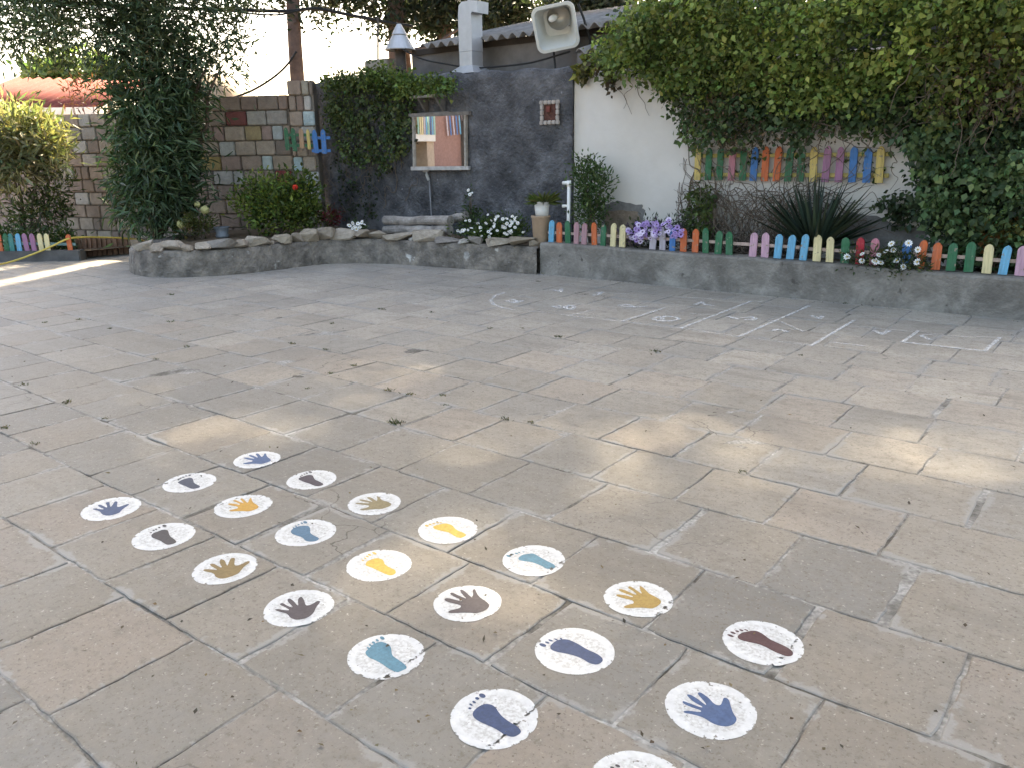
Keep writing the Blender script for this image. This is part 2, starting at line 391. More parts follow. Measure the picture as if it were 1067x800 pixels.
def slab_material():
    m = bpy.data.materials.new('stone_slabs'); m.use_nodes = True; t = m.node_tree; N = t.nodes; Lk = t.links; b = N['Principled BSDF']
    b.inputs['Roughness'].default_value = .62; b.inputs['Specular IOR Level'].default_value = .38
    tc = N.new('ShaderNodeTexCoord')
    def noise(s, det=6, ro=.6, sx=1, sy=1, wv=False):
        mp = N.new('ShaderNodeMapping'); mp.inputs['Scale'].default_value = (sx, sy, 1); Lk.new(tc.outputs['Object'], mp.inputs[0])
        q = N.new('ShaderNodeTexNoise'); q.inputs['Scale'].default_value = s; q.inputs['Detail'].default_value = det; q.inputs['Roughness'].default_value = ro
        Lk.new(mp.outputs[0], q.inputs['Vector']); return q.outputs['Fac']
    def ramp(x, a, c):
        q = N.new('ShaderNodeMapRange'); q.inputs['From Min'].default_value = a; q.inputs['From Max'].default_value = c; Lk.new(x, q.inputs['Value']); return q.outputs[0]
    def mix(f, A, B):
        q = N.new('ShaderNodeMix'); q.data_type = 'RGBA'; Lk.new(f, q.inputs['Factor']); Lk.new(A, q.inputs['A'])
        if isinstance(B, tuple): q.inputs['B'].default_value = (*B, 1)
        else: Lk.new(B, q.inputs['B'])
        return q.outputs['Result']
    def mul(x, k):
        q = N.new('ShaderNodeMath'); q.operation = 'MULTIPLY'; Lk.new(x, q.inputs[0])
        if isinstance(k, float): q.inputs[1].default_value = k
        else: Lk.new(k, q.inputs[1])
        return q.outputs[0]
    a = N.new('ShaderNodeVertexColor'); a.layer_name = 'tint'; col = a.outputs['Color']
    col = mix(mul(ramp(noise(1.6, 5), .42, .68), .55), col, (.225, .212, .19))             # grey dusting in drifts
    col = mix(mul(ramp(noise(3.5, 6, .65, .35, 1.6), .52, .72), .60), col, (.168, .15, .127))    # saw streaks along the row
    col = mix(mul(ramp(noise(14, 8, .75), .50, .70), .72), col, (.165, .142, .112))            # mottling
    col = mix(mul(ramp(noise(38, 6, .75), .54, .66), .75), col, (.135, .115, .09))            # grit
    col = mix(mul(ramp(noise(9, 7, .7, 1.3, .8), .55, .75), .45), col, (.30, .27, .23))            # pale worn areas
    col = mix(mul(ramp(noise(75, 4, .65), .60, .65), .85), col, (.12, .10, .08))            # pits
    col = mix(mul(ramp(noise(60, 4, .65), .62, .70), .55), col, (.50, .47, .42))              # pale grains
    col = mix(mul(ramp(noise(.85, 6, .7), .52, .70), .55), col, (.17, .16, .142))          # broad grey stains
    col = mix(mul(ramp(noise(2.2, 8, .75, 1.2, .9), .60, .72), .5), col, (.15, .135, .112))     # dark water marks
    at = N.new('ShaderNodeAttribute'); at.attribute_name = 'edge'
    sm = N.new('ShaderNodeMath'); sm.operation = 'MULTIPLY'; Lk.new(at.outputs['Fac'], sm.inputs[0]); Lk.new(ramp(noise(3.2, 6, .7), .42, .62), sm.inputs[1])
    ad = N.new('ShaderNodeMath'); ad.operation = 'MULTIPLY_ADD'; Lk.new(noise(30, 4), ad.inputs[0]); ad.inputs[1].default_value = .9; Lk.new(sm.outputs[0], ad.inputs[2])
    col = mix(mul(ramp(ad.outputs[0], .86, 1.06), .72), col, (.28, .27, .252))              # cement smeared over the edges
    # hairline cracks across some slabs
    nd = N.new('ShaderNodeTexNoise'); nd.inputs['Scale'].default_value = 3.5; nd.inputs['Detail'].default_value = 6; Lk.new(tc.outputs['Object'], nd.inputs['Vector'])
    va = N.new('ShaderNodeVectorMath'); va.operation = 'MULTIPLY_ADD'; Lk.new(nd.outputs['Color'], va.inputs[0]); va.inputs[1].default_value = (.35, .35, .35); Lk.new(tc.outputs['Object'], va.inputs[2])
    vo = N.new('ShaderNodeTexVoronoi'); vo.feature = 'DISTANCE_TO_EDGE'; vo.inputs['Scale'].default_value = 1.9; Lk.new(va.outputs[0], vo.inputs['Vector'])
    ck_ = mul(ramp(vo.outputs['Distance'], .0075, .003), ramp(noise(.9, 3), .58, .63))
    col = mix(mul(ck_, .8), col, (.07, .06, .05))
    Lk.new(col, b.inputs['Base Color'])
    bp = N.new('ShaderNodeBump'); bp.inputs['Strength'].default_value = .85; bp.inputs['Distance'].default_value = .007
    q = N.new('ShaderNodeMath'); q.operation = 'ADD'; Lk.new(noise(22, 8, .7), q.inputs[0]); Lk.new(mul(noise(3.5, 5, .65, .35, 1.6), .8), q.inputs[1])
    Lk.new(q.outputs[0], bp.inputs['Height']); Lk.new(bp.outputs[0], b.inputs['Normal'])
    return m
def mortar_material():
    m = bpy.data.materials.new('joint_mortar'); m.use_nodes = True; t = m.node_tree; N = t.nodes; Lk = t.links; b = N['Principled BSDF']
    b.inputs['Roughness'].default_value = .9
    tc = N.new('ShaderNodeTexCoord')
    n1 = N.new('ShaderNodeTexNoise'); n1.inputs['Scale'].default_value = 4; n1.inputs['Detail'].default_value = 8
    n0 = N.new('ShaderNodeTexNoise'); n0.inputs['Scale'].default_value = 60; n0.inputs['Detail'].default_value = 5
    for q in (n1, n0): Lk.new(tc.outputs['Object'], q.inputs['Vector'])
    r = N.new('ShaderNodeValToRGB'); r.color_ramp.elements[0].position = .36; r.color_ramp.elements[0].color = (.10, .09, .075, 1)
    r.color_ramp.elements[1].position = .50; r.color_ramp.elements[1].color = (.26, .248, .228, 1)
    e = r.color_ramp.elements.new(.75); e.color = (.41, .40, .38, 1)
    Lk.new(n1.outputs['Fac'], r.inputs[0])
    mr = N.new('ShaderNodeMapRange'); mr.inputs['From Min'].default_value = .3; mr.inputs['From Max'].default_value = .7; mr.inputs['To Min'].default_value = .6; mr.inputs['To Max'].default_value = 1.3
    Lk.new(n0.outputs['Fac'], mr.inputs['Value'])
    vm = N.new('ShaderNodeVectorMath'); vm.operation = 'SCALE'; Lk.new(r.outputs[0], vm.inputs[0]); Lk.new(mr.outputs[0], vm.inputs['Scale'])
    Lk.new(vm.outputs[0], b.inputs['Base Color'])
    bp = N.new('ShaderNodeBump'); bp.inputs['Strength'].default_value = .6; bp.inputs['Distance'].default_value = .008
    Lk.new(n0.outputs['Fac'], bp.inputs['Height']); Lk.new(bp.outputs[0], b.inputs['Normal'])
    return m
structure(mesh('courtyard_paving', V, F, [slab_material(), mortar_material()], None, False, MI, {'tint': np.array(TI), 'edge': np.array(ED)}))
del V, F

# ================================================================== LOW WALLS, BEDS
RIM = [(-12.4, 7.6), (-11.9, 6.75), (-11.35, 5.95), (-10.84, 5.42), (-10.2, 5.30), (-9.71, 5.55), (-9.33, 6.14), (-9.22, 7.0), (-9.08, 7.46), (-8.46, 7.84), (-7.49, 7.99), (-6.79, 8.1), (-6.03, 8.17)]
rim = smooth_path([(x, y, 0) for x, y in RIM], 6)
WT = .24
def offset(path, d):
    out = []
    for i, p in enumerate(path):
        t = (path[min(i + 1, len(path) - 1)] - path[max(i - 1, 0)]).normalized(); out.append(p + Vector((-t.y, t.x, 0)) * d)
    return out
rim_in = offset(rim, WT)
HP = .335
m = MB(); n = len(rim); rr = random.Random(3)
prof = [(0.0, -.05), (-.012, .02), (0.0, .12), (.004, .24), (.012, HP - .02), (.03, HP), (WT, HP), (WT, -.05)]
vv = []; ff = []
for i, (a, b) in enumerate(zip(rim, rim_in)):
    dd = (b - a).normalized()
    for (q, z) in prof:
        w_ = rr.uniform(-.012, .012) if 0 < z < HP else 0
        vv.append(a + dd * (q + w_) + Vector((0, 0, z + (rr.uniform(-.008, .008) if z > .3 else 0))))
k = len(prof)
for i in range(n - 1):
    for q in range(k - 1): ff.append((i * k + q, (i + 1) * k + q, (i + 1) * k + q + 1, i * k + q + 1))
m.add(vv, ff)
plast = pmat('grey_cement_render', (0.16, 0.143, 0.125), .45, 5, .92, .9, 22, c2=(.33, .285, .235), c2amt=.75, c2scale=5.5, wide=.13, c3=((.085, .075, .066), 2.6), bdist=.05, speck=((.42, .40, .37), 6, .66))
pw = m.build('planter_wall', plast, None, smooth=True)
tag(pw, 'low curved grey rendered planter wall carrying the row of rough rim stones', 'low wall')

kerb_m = pmat('concrete_kerb', (0.215, 0.196, 0.172), .32, 4.0, .9, .6, 35, c2=(.135, .125, .113), c2amt=.75, c2scale=1.5, wide=.14, c3=((.37, .35, .315), 3.0), speck=((.10, .09, .08), 9, .67), bdist=.03)
m = MB()
xs = np.linspace(-6.02, 6.2, 50); vv = []; ff = []
def kerb_h(x): return .385 - .004 * (x + 6) - .0008 * (x + 6) ** 2 * 0
for x in xs:
    h = kerb_h(x) + rr.uniform(-.006, .006); y = 8.235 + .008 * math.sin(2.1 * x)
    for (q, z) in ((-.01, -.05), (0, .06), (.0, h - .02), (.012, h), (.25, h + .004), (.25, -.05)): vv.append((x, y + q + (rr.uniform(-.004, .004) if z > 0 else 0), z))
for i in range(len(xs) - 1):
    for q in range(5): ff.append((i * 6 + q, (i + 1) * 6 + q, (i + 1) * 6 + q + 1, i * 6 + q + 1))
ff.append((0, 1, 2, 3, 4, 5)); ff.append(tuple((len(xs) - 1) * 6 + q for q in range(6))[::-1])
m.add(vv, ff)
tag(m.build('kerb_wall', kerb_m), 'long straight grey concrete kerb wall under the rainbow picket fence', 'low wall')

# soil in the beds
m = MB(); vv = []; ff = []
inner = rim_in
for i, p in enumerate(inner):
    q = Vector((p.x - .25, 9.6, 0)) if p.x > -9.3 and p.y > 7.2 else Vector((-9.9 + (p.x + 9.2) * 1.1, 9.8, 0))
    for t in np.linspace(0, 1, 8):
        c = p.lerp(q, t); vv.append((c.x, c.y, .30 + .03 * math.sin(7 * c.x) * math.sin(6 * c.y)))
for i in range(len(inner) - 1):
    for q in range(7): ff.append((i * 8 + q, (i + 1) * 8 + q, (i + 1) * 8 + q + 1, i * 8 + q + 1))
m.add(vv, ff)
vv = []; ff = []
gx = np.linspace(-6.4, 6.2, 60); gy = np.linspace(8.45, 9.3, 6)
for x in gx:
    for y in gy: vv.append((x, y, .315 + .025 * math.sin(5 * x) * math.sin(9 * y)))
for i in range(59):
    for q in range(5): ff.append((i * 6 + q, (i + 1) * 6 + q, (i + 1) * 6 + q + 1, i * 6 + q + 1))
m.add(vv, ff)
structure(m.build('soil', soil_m, None, smooth=True))

# ================================================================== GARDEN WALLS
WY = 9.1
# --- white plastered wall
xl, xr = at_y(596, 160, WY).x, 6.5
def wall_grid(x0, x1, z0, z1top, y, st, amp, seed, th=.3):
    r_ = random.Random(seed); nx = max(2, int((x1 - x0) / st)); nz = max(2, int((2.6 - z0) / st)); v = []; f = []
    for i in range(nx + 1):
        x = x0 + (x1 - x0) * i / nx; zt = z1top(x)
        for j_ in range(nz + 1):
            e = 0 if j_ in (0,) else r_.uniform(-amp, amp)
            v.append((x + (r_.uniform(-amp, amp) if 0 < i < nx else 0), y + e, z0 + (zt - z0) * j_ / nz))
        v.append((x, y + .06 + r_.uniform(-amp, amp), zt + .025)); v.append((x, y + th, zt + .02)); v.append((x, y + th, z0))
    c = nz + 4
    for i in range(nx):
        for j_ in range(c - 1): f.append((i * c + j_, (i + 1) * c + j_, (i + 1) * c + j_ + 1, i * c + j_ + 1))
    f.append(tuple(range(c))[::-1]); f.append(tuple(nx * c + q for q in range(c)))
    return v, f
white_m = pmat('white_plaster', (0.67, 0.645, 0.61), .06, 1.2, .9, .2, 14, c2=(.55, .515, .47), c2amt=.5, c2scale=1.1, detail=9)
v, f = wall_grid(xl, xr, .1, lambda x: 2.42 + .0 * x, WY, .25, .004, 2)
ww = mesh('white_wall', v, f, white_m, None, True)
tag(ww, 'white plastered garden wall with a green climber hanging over it', 'wall')
# bare masonry where the plaster has fallen off near the foot
def patch(name, pts, y, mat, parent, th=.012, seed=0):
    r_ = random.Random(seed); P = []
    for i, (a, b) in enumerate(zip(pts, pts[1:] + pts[:1])):
        for t in np.linspace(0, 1, 6)[:-1]: P.append((a[0] + (b[0] - a[0]) * t + r_.uniform(-1.2, 1.2), a[1] + (b[1] - a[1]) * t + r_.uniform(-.8, .8)))
    q = [at_y(a, b, y) for a, b in P]; k = len(q)
    v = q + [p + Vector((0, th, 0)) for p in q]
    return mesh(name, v, [tuple(range(k)), tuple(range(k, 2 * k))[::-1]] + [(i, (i + 1) % k, k + (i + 1) % k, k + i) for i in range(k)], mat, parent)
bare_m = pmat('bare_masonry', (.25, .20, .155), .4, 12, .95, 1.0, 30, c2=(.16, .125, .10), c2scale=9)
cem_m = pmat('dark_cement_patch', (.20, .195, .19), .3, 9, .95, .6, 30, c2=(.12, .12, .12), c2scale=5)
q = patch('bare_patch', [(630, 213), (642, 210), (668, 214), (671, 219), (668, 255), (626, 255), (627, 225)], WY - .008, cem_m, ww, .02, 5); q['label'] = 'dark grey strip of old cement above the bare stone'
q = patch('bare_patch', [(631, 221), (645, 219), (664, 221), (666, 226), (668, 256), (630, 256)], WY - .014, bare_m, ww, .02, 6); q['label'] = 'brown bare stone where the plaster has fallen off'
q = patch('cement_skirt', [(872, 226), (890, 222), (912, 226), (935, 234), (962, 238), (975, 275), (860, 270)], WY - .008, cem_m, ww, .02, 7)
# --- black plastered wall
BY = WY - .035
bx0, bx1 = at_y(333, 160, BY).x, at_y(597, 90, BY).x
def btop(x):
    t = (x - bx0) / (bx1 - bx0); return 2.64 - .15 * t + .035 * math.sin(9 * x) * .4 + (-.05 if t < .03 else 0)
black_m = pmat('dark_plaster', (0.074, 0.075, 0.080), .5, 3.0, .9, 1.0, 24, c2=(.19, .19, .20), c2amt=.75, c2scale=3.4, wide=.15, c3=((.045, .047, .054), 1.6), speck=((.26, .26, .28), 16, .68), bdist=.06)
v, f = wall_grid(bx0, bx1, .1, btop, BY, .085, .013, 4, .3)
bw = mesh('dark_wall', v, f, black_m, None, True)
tag(bw, 'rough black plastered wall with a mirror and a small stone edged hole', 'wall')
# small opening with a pale stone edge
op = [at_y(a, b, BY - .012) for a, b in ((568, 110.5), (580, 110.5), (580, 124.5), (568, 124.5))]
c = sum(op, Vector()) / 4
m = MB(); m.box(c + Vector((0, .02, 0)), (.2, .06, .2)); q = m.build('vent_opening', pmat('dark_red_brick', (.10, .045, .035), .5, 25, .9, .4), bw)
m = MB(); r_ = random.Random(9)
for a, b, hz in ((-.13, .105, 1), (.13, .105, 1), (-.125, -.105, 1), (.125, -.105, 1)): pass
for i in range(5):
    t = -.13 + .065 * i
    for z in (-.125, .125): m.box(c + Vector((t, -.028, z)), (.06, .03, .05), bev=.008)
for z in (-.07, 0, .07):
    for x in (-.125, .125): m.box(c + Vector((x, -.028, z)), (.05, .03, .064), bev=.008)
m.build('opening_frame', pmat('pale_pebbles', (.40, .36, .33), .35, 15, .9, .3), q)
m = MB(); m.box(c + Vector((-.02, -.026, .04)), (.06, .03, .07), bev=.004); m.build('brick_stub', pmat('red_brick_bit', (.16, .05, .04), .3, 20), q)

# --- block wall of coloured stone blocks (two straight runs and a pillar)
PAINT = [(285, 122, (.33, .075, .075)), (272, 121, (.19, .10, .085)), (291, 180, (.28, .055, .06)), (281, 121, (.36, .34, .31)), (258.5, 121, (.23, .075, .07)),
         (280, 121, (.42, .40, .36)), (319, 121, (.45, .56, .58)), (272, 136, (.40, .32, .18)), (296, 136, (.45, .49, .48)), (325, 134, (.50, .48, .44)),
         (233.6, 151, (.46, .48, .45)), (245.5, 151, (.46, .47, .44)), (203, 137, (.40, .37, .31)), (277.6, 165, (.45, .52, .51)), (298, 165, (.37, .30, .23)),
         (314, 167, (.42, .54, .56)), (212.5, 165, (.37, .28, .11)), (236.4, 180, (.46, .45, .42)), (247.4, 180, (.47, .46, .43)), (323, 182, (.52, .51, .49)),
         (226.8, 193, (.36, .29, .24)), (331, 195, (.55, .53, .50)), (323.5, 105, (.52, .50, .47)), (318, 90, (.36, .33, .27)),
         (89, 126, (.42, .40, .36)), (84, 137, (.30, .27, .24)), (85.5, 152, (.52, .50, .46)), (82, 178, (.46, .43, .38)), (86, 203.6, (.52, .50, .46)),
         (101, 204, (.42, .35, .29)), (103, 165, (.47, .43, .38)), (101, 229, (.44, .37, .30)), (70, 178, (.42, .37, .31)), (70, 192, (.33, .29, .25)), (99, 140, (.36, .33, .29)), (15, 190, (.3, .3, .27))]
def block_wall(name, p0, p1, z0, z1, ch, label, seed, front_pull=0, bl=.36):
    r_ = random.Random(seed); m = MB(); p0 = Vector((p0.x, p0.y, 0)); p1 = Vector((p1.x, p1.y, 0)); L = (p1 - p0).length; X = (p1 - p0).normalized()
    Yv = Vector((-X.y, X.x, 0)); ang = math.atan2(X.y, X.x)
    z = z1; row = 0; BL = []
    m.box((p0 + p1) / 2 + Yv * .14 + Vector((0, 0, (z0 + z1) / 2 - .02)), (L - .02, .2, z1 - z0 - .04), ang, 0, (.20, .18, .155))
    while z > z0:
        x = -r_.uniform(0, .25) - (0.18 if row % 2 else 0)
        while x < L:
            w_ = r_.choice([bl, bl, bl * .95, bl * .52, bl * .8]); a, b = max(x, 0), min(x + w_, L)
            if b - a > .05:
                c = p0 + X * ((a + b) / 2) + Yv * .10 + Vector((0, 0, z - ch / 2))
                t = r_.choice([(.36, .28, .225), (.32, .25, .20), (.39, .31, .25), (.28, .225, .185), (.34, .27, .23), (.42, .35, .28), (.31, .23, .19), (.45, .40, .335), (.37, .27, .235)])
                k = r_.uniform(.9, 1.1); BL.append([c, b - a, tuple(q * k for q in t), px_of(c)])
            x += w_
        z -= ch; row += 1
    for (qx, qy, qc) in PAINT:
        q = min(BL, key=lambda e: ((e[3][0] - qx) / 14) ** 2 + ((e[3][1] - qy) / 8) ** 2)
        if ((q[3][0] - qx) / 14) ** 2 + ((q[3][1] - qy) / 8) ** 2 < 1.3: q[2] = qc
    for c, w_, t, _ in BL: m.box(c + Yv * (r_.uniform(-.006, .006) - .01), (w_ - .02, .2, ch - .02), ang, 0, t, bev=.012)
    o = m.build(name, pmat('stone_blocks', (.3, .25, .2), .22, 9, .93, .6, 45, attr='tint', c2=(.17, .14, .115), c2amt=.3, c2scale=5), None, col=True)
    return tag(o, label, 'wall')
A = at_d(331, 160, 13.78); B = at_d(188, 160, 14.05); Cc = at_d(186, 160, 14.15); Dd = at_d(-70, 160, 16.6); Dd = Cc + (Dd - Cc) * 2.0
zr = at_d(255, 100, 13.9).z; zl = at_d(85, 119, 15.0).z; zp = at_d(318, 84, 13.78).z
pe0 = at_d(305, 160, 13.75)
block_wall('block_wall', B, pe0 + (B - pe0).normalized() * .01, .1, zr, .235, 'block wall in brown, white and dark red stone beside the dark wall', 21)
block_wall('block_wall', Dd, Cc, .0, zl, .225, 'lower brown block wall below the red roof at the left edge', 22)
block_wall('block_pillar', at_d(304.5, 160, 13.70), at_d(331, 160, 13.66), .1, zp, .235, 'stone block pillar with white and pale blue painted blocks beside the dark wall', 23, bl=.24)
bpy.data.objects['block_pillar']['category'] = 'pillar'

# ================================================================== WHAT STANDS BEHIND THE WALLS
grey_m = pmat('grey_cement_wall', (.20, .19, .185), .3, 3, .95, .4, 20, c2=(.13, .125, .12), c2amt=.6, c2scale=2)
asb_m = pmat('grey_corrugated_sheet', (.27, .255, .24), .3, 5, .9, .3, 30, c2=(.15, .14, .13), c2amt=.6, c2scale=3)
SY = 9.75
sx0, sx1 = at_y(429, 60, SY).x, 1.5
shed = empty('shed', ((sx0 + sx1) / 2, SY + 1.5, 0), 'grey shed with a wavy sheet roof behind the dark wall', 'shed')
m = MB(); ztop = at_y(500, 44, SY).z; m.box(((sx0 + sx1) / 2, SY + 1.5, ztop / 2), (sx1 - sx0, 3.0, ztop)); m.build('wall', grey_m, shed)
def corrugated(name, parent, p0, X, Y, w_, l_, mat, pitch=.12, amp=.026, th=.012):
    """sheet from corner p0 along X (across the waves) for w_ and along Y for l_"""
    Z = X.cross(Y).normalized(); nn = int(w_ / pitch * 8); v = []; f = []
    for i in range(nn + 1):
        x = w_ * i / nn; z = amp * math.sin(2 * math.pi * x / pitch)
        for (y, o) in ((0, 0), (l_, 0), (l_, -th), (0, -th)): v.append(p0 + X * x + Y * y + Z * (z + o))
    for i in range(nn):
        for q in range(4): f.append((i * 4 + q, (i + 1) * 4 + q, (i + 1) * 4 + (q + 1) % 4, i * 4 + (q + 1) % 4))
    f += [(0, 1, 2, 3), (nn * 4 + 3, nn * 4 + 2, nn * 4 + 1, nn * 4)]
    return mesh(name, v, f, mat, parent, True)
EY = 9.45; z0 = at_y(500, 41, EY).z
corrugated('roof', shed, Vector((at_y(438, 50, EY).x, EY, z0)), Vector((1, 0, 0)), Vector((0, 1, .22)).normalized(), sx1 - at_y(438, 50, EY).x, 3.8, asb_m, .19, .035)
m = MB(); m.box(((sx0 + sx1) / 2, SY - .012, ztop - .05), (sx1 - sx0 - .1, .05, .08)); m.build('eaves_board', pmat('dark_wood', (.05, .042, .035), .3, 9), shed)
lo = at_y(640, 45, 9.35)
sp = empty('porch_roof', (lo.x, 9.35, lo.z), 'short lower strip of wavy grey roof sheet beside the climber', 'roof sheet')
corrugated('sheet', sp, Vector((at_y(606, 45, 9.35).x, 9.22, at_y(620, 52, 9.22).z)), Vector((1, 0, 0)), Vector((0, 1, .25)).normalized(), 1.3, .5, asb_m, .19, .035)
m = MB(); m.box((lo.x - .1, 9.45, at_y(620, 62, 9.45).z), (.9, .2, .16)); m.build('bearer', grey_m, sp)

# metal flue with an elbow
zinc = pmat('galvanised_metal', (.47, .48, .49), .14, 5, .42, .05, 20, metal=.35, spec=.5)
fc = at_y(480, 76, 9.35); fl = empty('metal_flue', (fc.x, fc.y, 2.5), 'pale metal flue with an elbow on top standing behind the dark wall', 'chimney')
def zat(py, y=9.35, px=480): return at_y(px, py, y).z
wq = .235; x = at_y(490.5, 45, 9.35).x
m = MB()
def frust(z0, z1, w0, w1, dx0=0, dx1=0):
    v = [(x + dx0 + sx * w0 / 2, 9.35 + sy * w0 / 2, z0) for sx, sy in ((-1, -1), (1, -1), (1, 1), (-1, 1))] + [(x + dx1 + sx * w1 / 2, 9.35 + sy * w1 / 2, z1) for sx, sy in ((-1, -1), (1, -1), (1, 1), (-1, 1))]
    m.add(v, [(3, 2, 1, 0), (4, 5, 6, 7)] + [(i, (i + 1) % 4, 4 + (i + 1) % 4, 4 + i) for i in range(4)])
frust(zat(79), zat(70.5), .50, wq); m.build('flared_base', zinc, fl)
m = MB(); frust(zat(70.8), zat(56), wq, wq); frust(zat(55.7), zat(17), wq * 1.02, wq * 1.02); m.build('duct', zinc, fl)
m = MB(); zt_ = zat(17) - .01
m.prism([(-wq / 2, 0), (wq / 2, 0), (wq / 2 + .03, .02), (wq / 2 + .115, .0), (wq / 2 + .125, .15), (wq / 2 + .03, .165), (-wq / 2 + .07, .165), (-wq / 2 + .015, .12)], (x, 9.35, zt_ - .0), Vector((1, 0, 0)), Vector((0, 0, 1)), Vector((0, -1, 0)), wq * 1.03)
m.box((x - .01, 9.35, zt_ + .19), (.03, .03, .06))
m.build('elbow', zinc, fl)

# conical metal hood on a post
hc = at_y(417, 53, 9.6)
hd = empty('hooded_vent', (hc.x, 9.6, 2.5), 'conical pale metal hood on a dark post beside the pine trunks', 'vent')
m = MB(); m.lathe((hc.x, 9.6, hc.z), [(.235, 0), (.24, .012), (.118, .21), (.10, .215), (.12, .228), (.035, .38), (.0, .385)], 24); m.build('hood', zinc, hd, smooth=False)
m = MB(); m.tube([(hc.x + .02, 9.6, 1.2), (hc.x, 9.6, hc.z + .1)], .085, 10); m.build('post', pmat('dark_stone_post', (.09, .075, .065), .4, 9), hd, smooth=True)
# stone gatepost tops behind the dark wall
gp = at_y(398, 80, 9.7); m = MB(); m.box((gp.x, 9.7, (gp.z + .05) / 2 + .1), (.55, .25, gp.z + .25), bev=.02)
tag(m.build('stone_post', pmat('pale_block', (.30, .28, .24), .25, 7)), 'pale concrete block post top showing over the ivy on the dark wall', 'post')
p = at_y(393, 66, 9.7); m = MB(); m.tube([(p.x, 9.7, p.z - .2), (at_y(394, 20, 9.7).x, 9.7, at_y(394, 18, 9.7).z)], .016, 6)
tag(m.build('metal_rod', pmat('dark_iron', (.05, .05, .05), .2, 9, .6)), 'thin upright iron rod standing in the pale concrete post', 'rod')

# floodlight
fo = at_y(579, 29, 9.2)
floodl = empty('floodlight', (fo.x, fo.y, fo.z), 'large white floodlight tilted on an iron arm above the dark wall', 'floodlight')
tocam = (O - fo).normalized(); tocam.z = -.30; tocam.x -= .12; tocam.normalize()
Xr = Vector((0, 0, 1)).cross(tocam).normalized(); Yr = tocam.cross(Xr)
ca, sa = math.cos(R(9)), math.sin(R(9)); Xr, Yr = Xr * ca + Yr * sa, Yr * ca - Xr * sa
enam = pmat('white_enamel', (.62, .64, .62), .08, 6, .4, .03, 20, spec=.5, c2=(.60, .61, .57), c2amt=.4, c2scale=8)
def rrect(w_, h_, r_, n=5):
    out = []
    for cx, cy, a in ((w_ / 2 - r_, h_ / 2 - r_, 0), (-w_ / 2 + r_, h_ / 2 - r_, 90), (-w_ / 2 + r_, -h_ / 2 + r_, 180), (w_ / 2 - r_, -h_ / 2 + r_, 270)):
        for i in range(n + 1):
            t = R(a + 90 * i / n); out.append((cx + r_ * math.cos(t), cy + r_ * math.sin(t)))
    return out
def loft(m, rings):
    kk = len(rings[0]); v = [p for r_ in rings for p in r_]; f = []
    for i in range(len(rings) - 1):
        for q in range(kk): f.append((i * kk + q, i * kk + (q + 1) % kk, (i + 1) * kk + (q + 1) % kk, (i + 1) * kk + q))
    m.add(v, f); return kk, len(rings)
FWd, FHt = .53, .53
def fr(w_, h_, z, r_, dx=0, dy=0): return [fo + Xr * (a + dx) + Yr * (b + dy) + tocam * z for a, b in rrect(w_, h_, r_)]
m = MB(); rings = [fr(.27, .27, -.26, .08), fr(.36, .36, -.24, .09), fr(FWd, FHt, -.02, .09), fr(FWd + .03, FHt + .03, 0, .095), fr(FWd + .03, FHt + .03, .03, .095), fr(FWd - .04, FHt - .04, .032, .08), fr(FWd - .07, FHt - .07, -.02, .08), fr(.32, .32, -.2, .08, 0, .03)]
kk, L_ = loft(m, rings); b = 0
m.f.append(list(range(kk))[::-1]); m.m.append(0); m.f.append([(L_ - 1) * kk + q for q in range(kk)]); m.m.append(0)
m.build('housing', enam, floodl, smooth=False)
rc = fo + Xr * .05 + Yr * .10 + tocam * (-.16)
m = MB(); pr = []
for (r_, z) in ((.05, -.03), (.10, .0), (.135, .05), (.15, .11)):
    pr.append([rc + (Xr * math.cos(t) + Yr * math.sin(t)) * r_ + tocam * z for t in np.linspace(0, 2 * math.pi, 25)[:-1]])
loft(m, pr); m.f.append(list(range(24))[::-1]); m.m.append(0)
m.build('reflector', pmat('dull_reflector', (.42, .41, .38), .15, 9, .35, .05, metal=.5, spec=.5), floodl, smooth=True)
m = MB(); m.tube([rc + tocam * (-.01) - Xr * .03, rc + tocam * .06 - Xr * .07, rc + tocam * .11 - Xr * .10, rc + tocam * .14 - Xr * .115], [.03, .045, .04, .012], 12)
m.build('bulb', pmat('frosted_glass', (.85, .85, .82), .03, 5, .2, 0, spec=.6), floodl, smooth=True)
irn = pmat('black_iron', (.03, .03, .03), .2, 9, .6)
m = MB(); m.tube([fo + Xr * .32 + Yr * .2 - tocam * .1, fo + Xr * .36 + Yr * .02 - tocam * .12, fo + Xr * .40 - Yr * .28 - tocam * .12, Vector((fo.x + .35, 9.35, fo.z - .55))], .016, 6)
m.tube([fo - Yr * .2 - tocam * .2 - Xr * .1, Vector((fo.x - .05, 9.3, 2.35))], .014, 6)
m.build('bracket', irn, floodl)

# house with the red roof, and a rounded tank, beyond the block wall
hz = empty('red_roof_house', cf(-13.0, 24, 0), 'low house with a pinkish red ribbed roof beyond the left block wall', 'house')
p0 = at_d(100.5, 114, 22.0); p1 = at_d(-60, 111, 22.0); ridge = at_d(100, 83.5, 25.5)
X = (p0 - p1).normalized(); Yv = (ridge - p0); Yv = Yv - X * Yv.dot(X); ln = Yv.length; Yv.normalize()
red_m = pmat('red_roof_sheet', (.175, .058, .05), .12, 3, .95, .05, c2=(.20, .085, .072), c2scale=1.0, spec=.05)
corrugated('roof', hz, p1, X, Yv, (p0 - p1).length, ln, red_m, .30, .05)
m = MB(); c = (p0 + p1) / 2; m.box(c + Vector((0, 0, -.1)) - FW * .02, ((p0 - p1).length, .08, .17), math.atan2(X.y, X.x)); m.build('fascia', pmat('white_paint', (.75, .74, .72), .08, 4), hz)
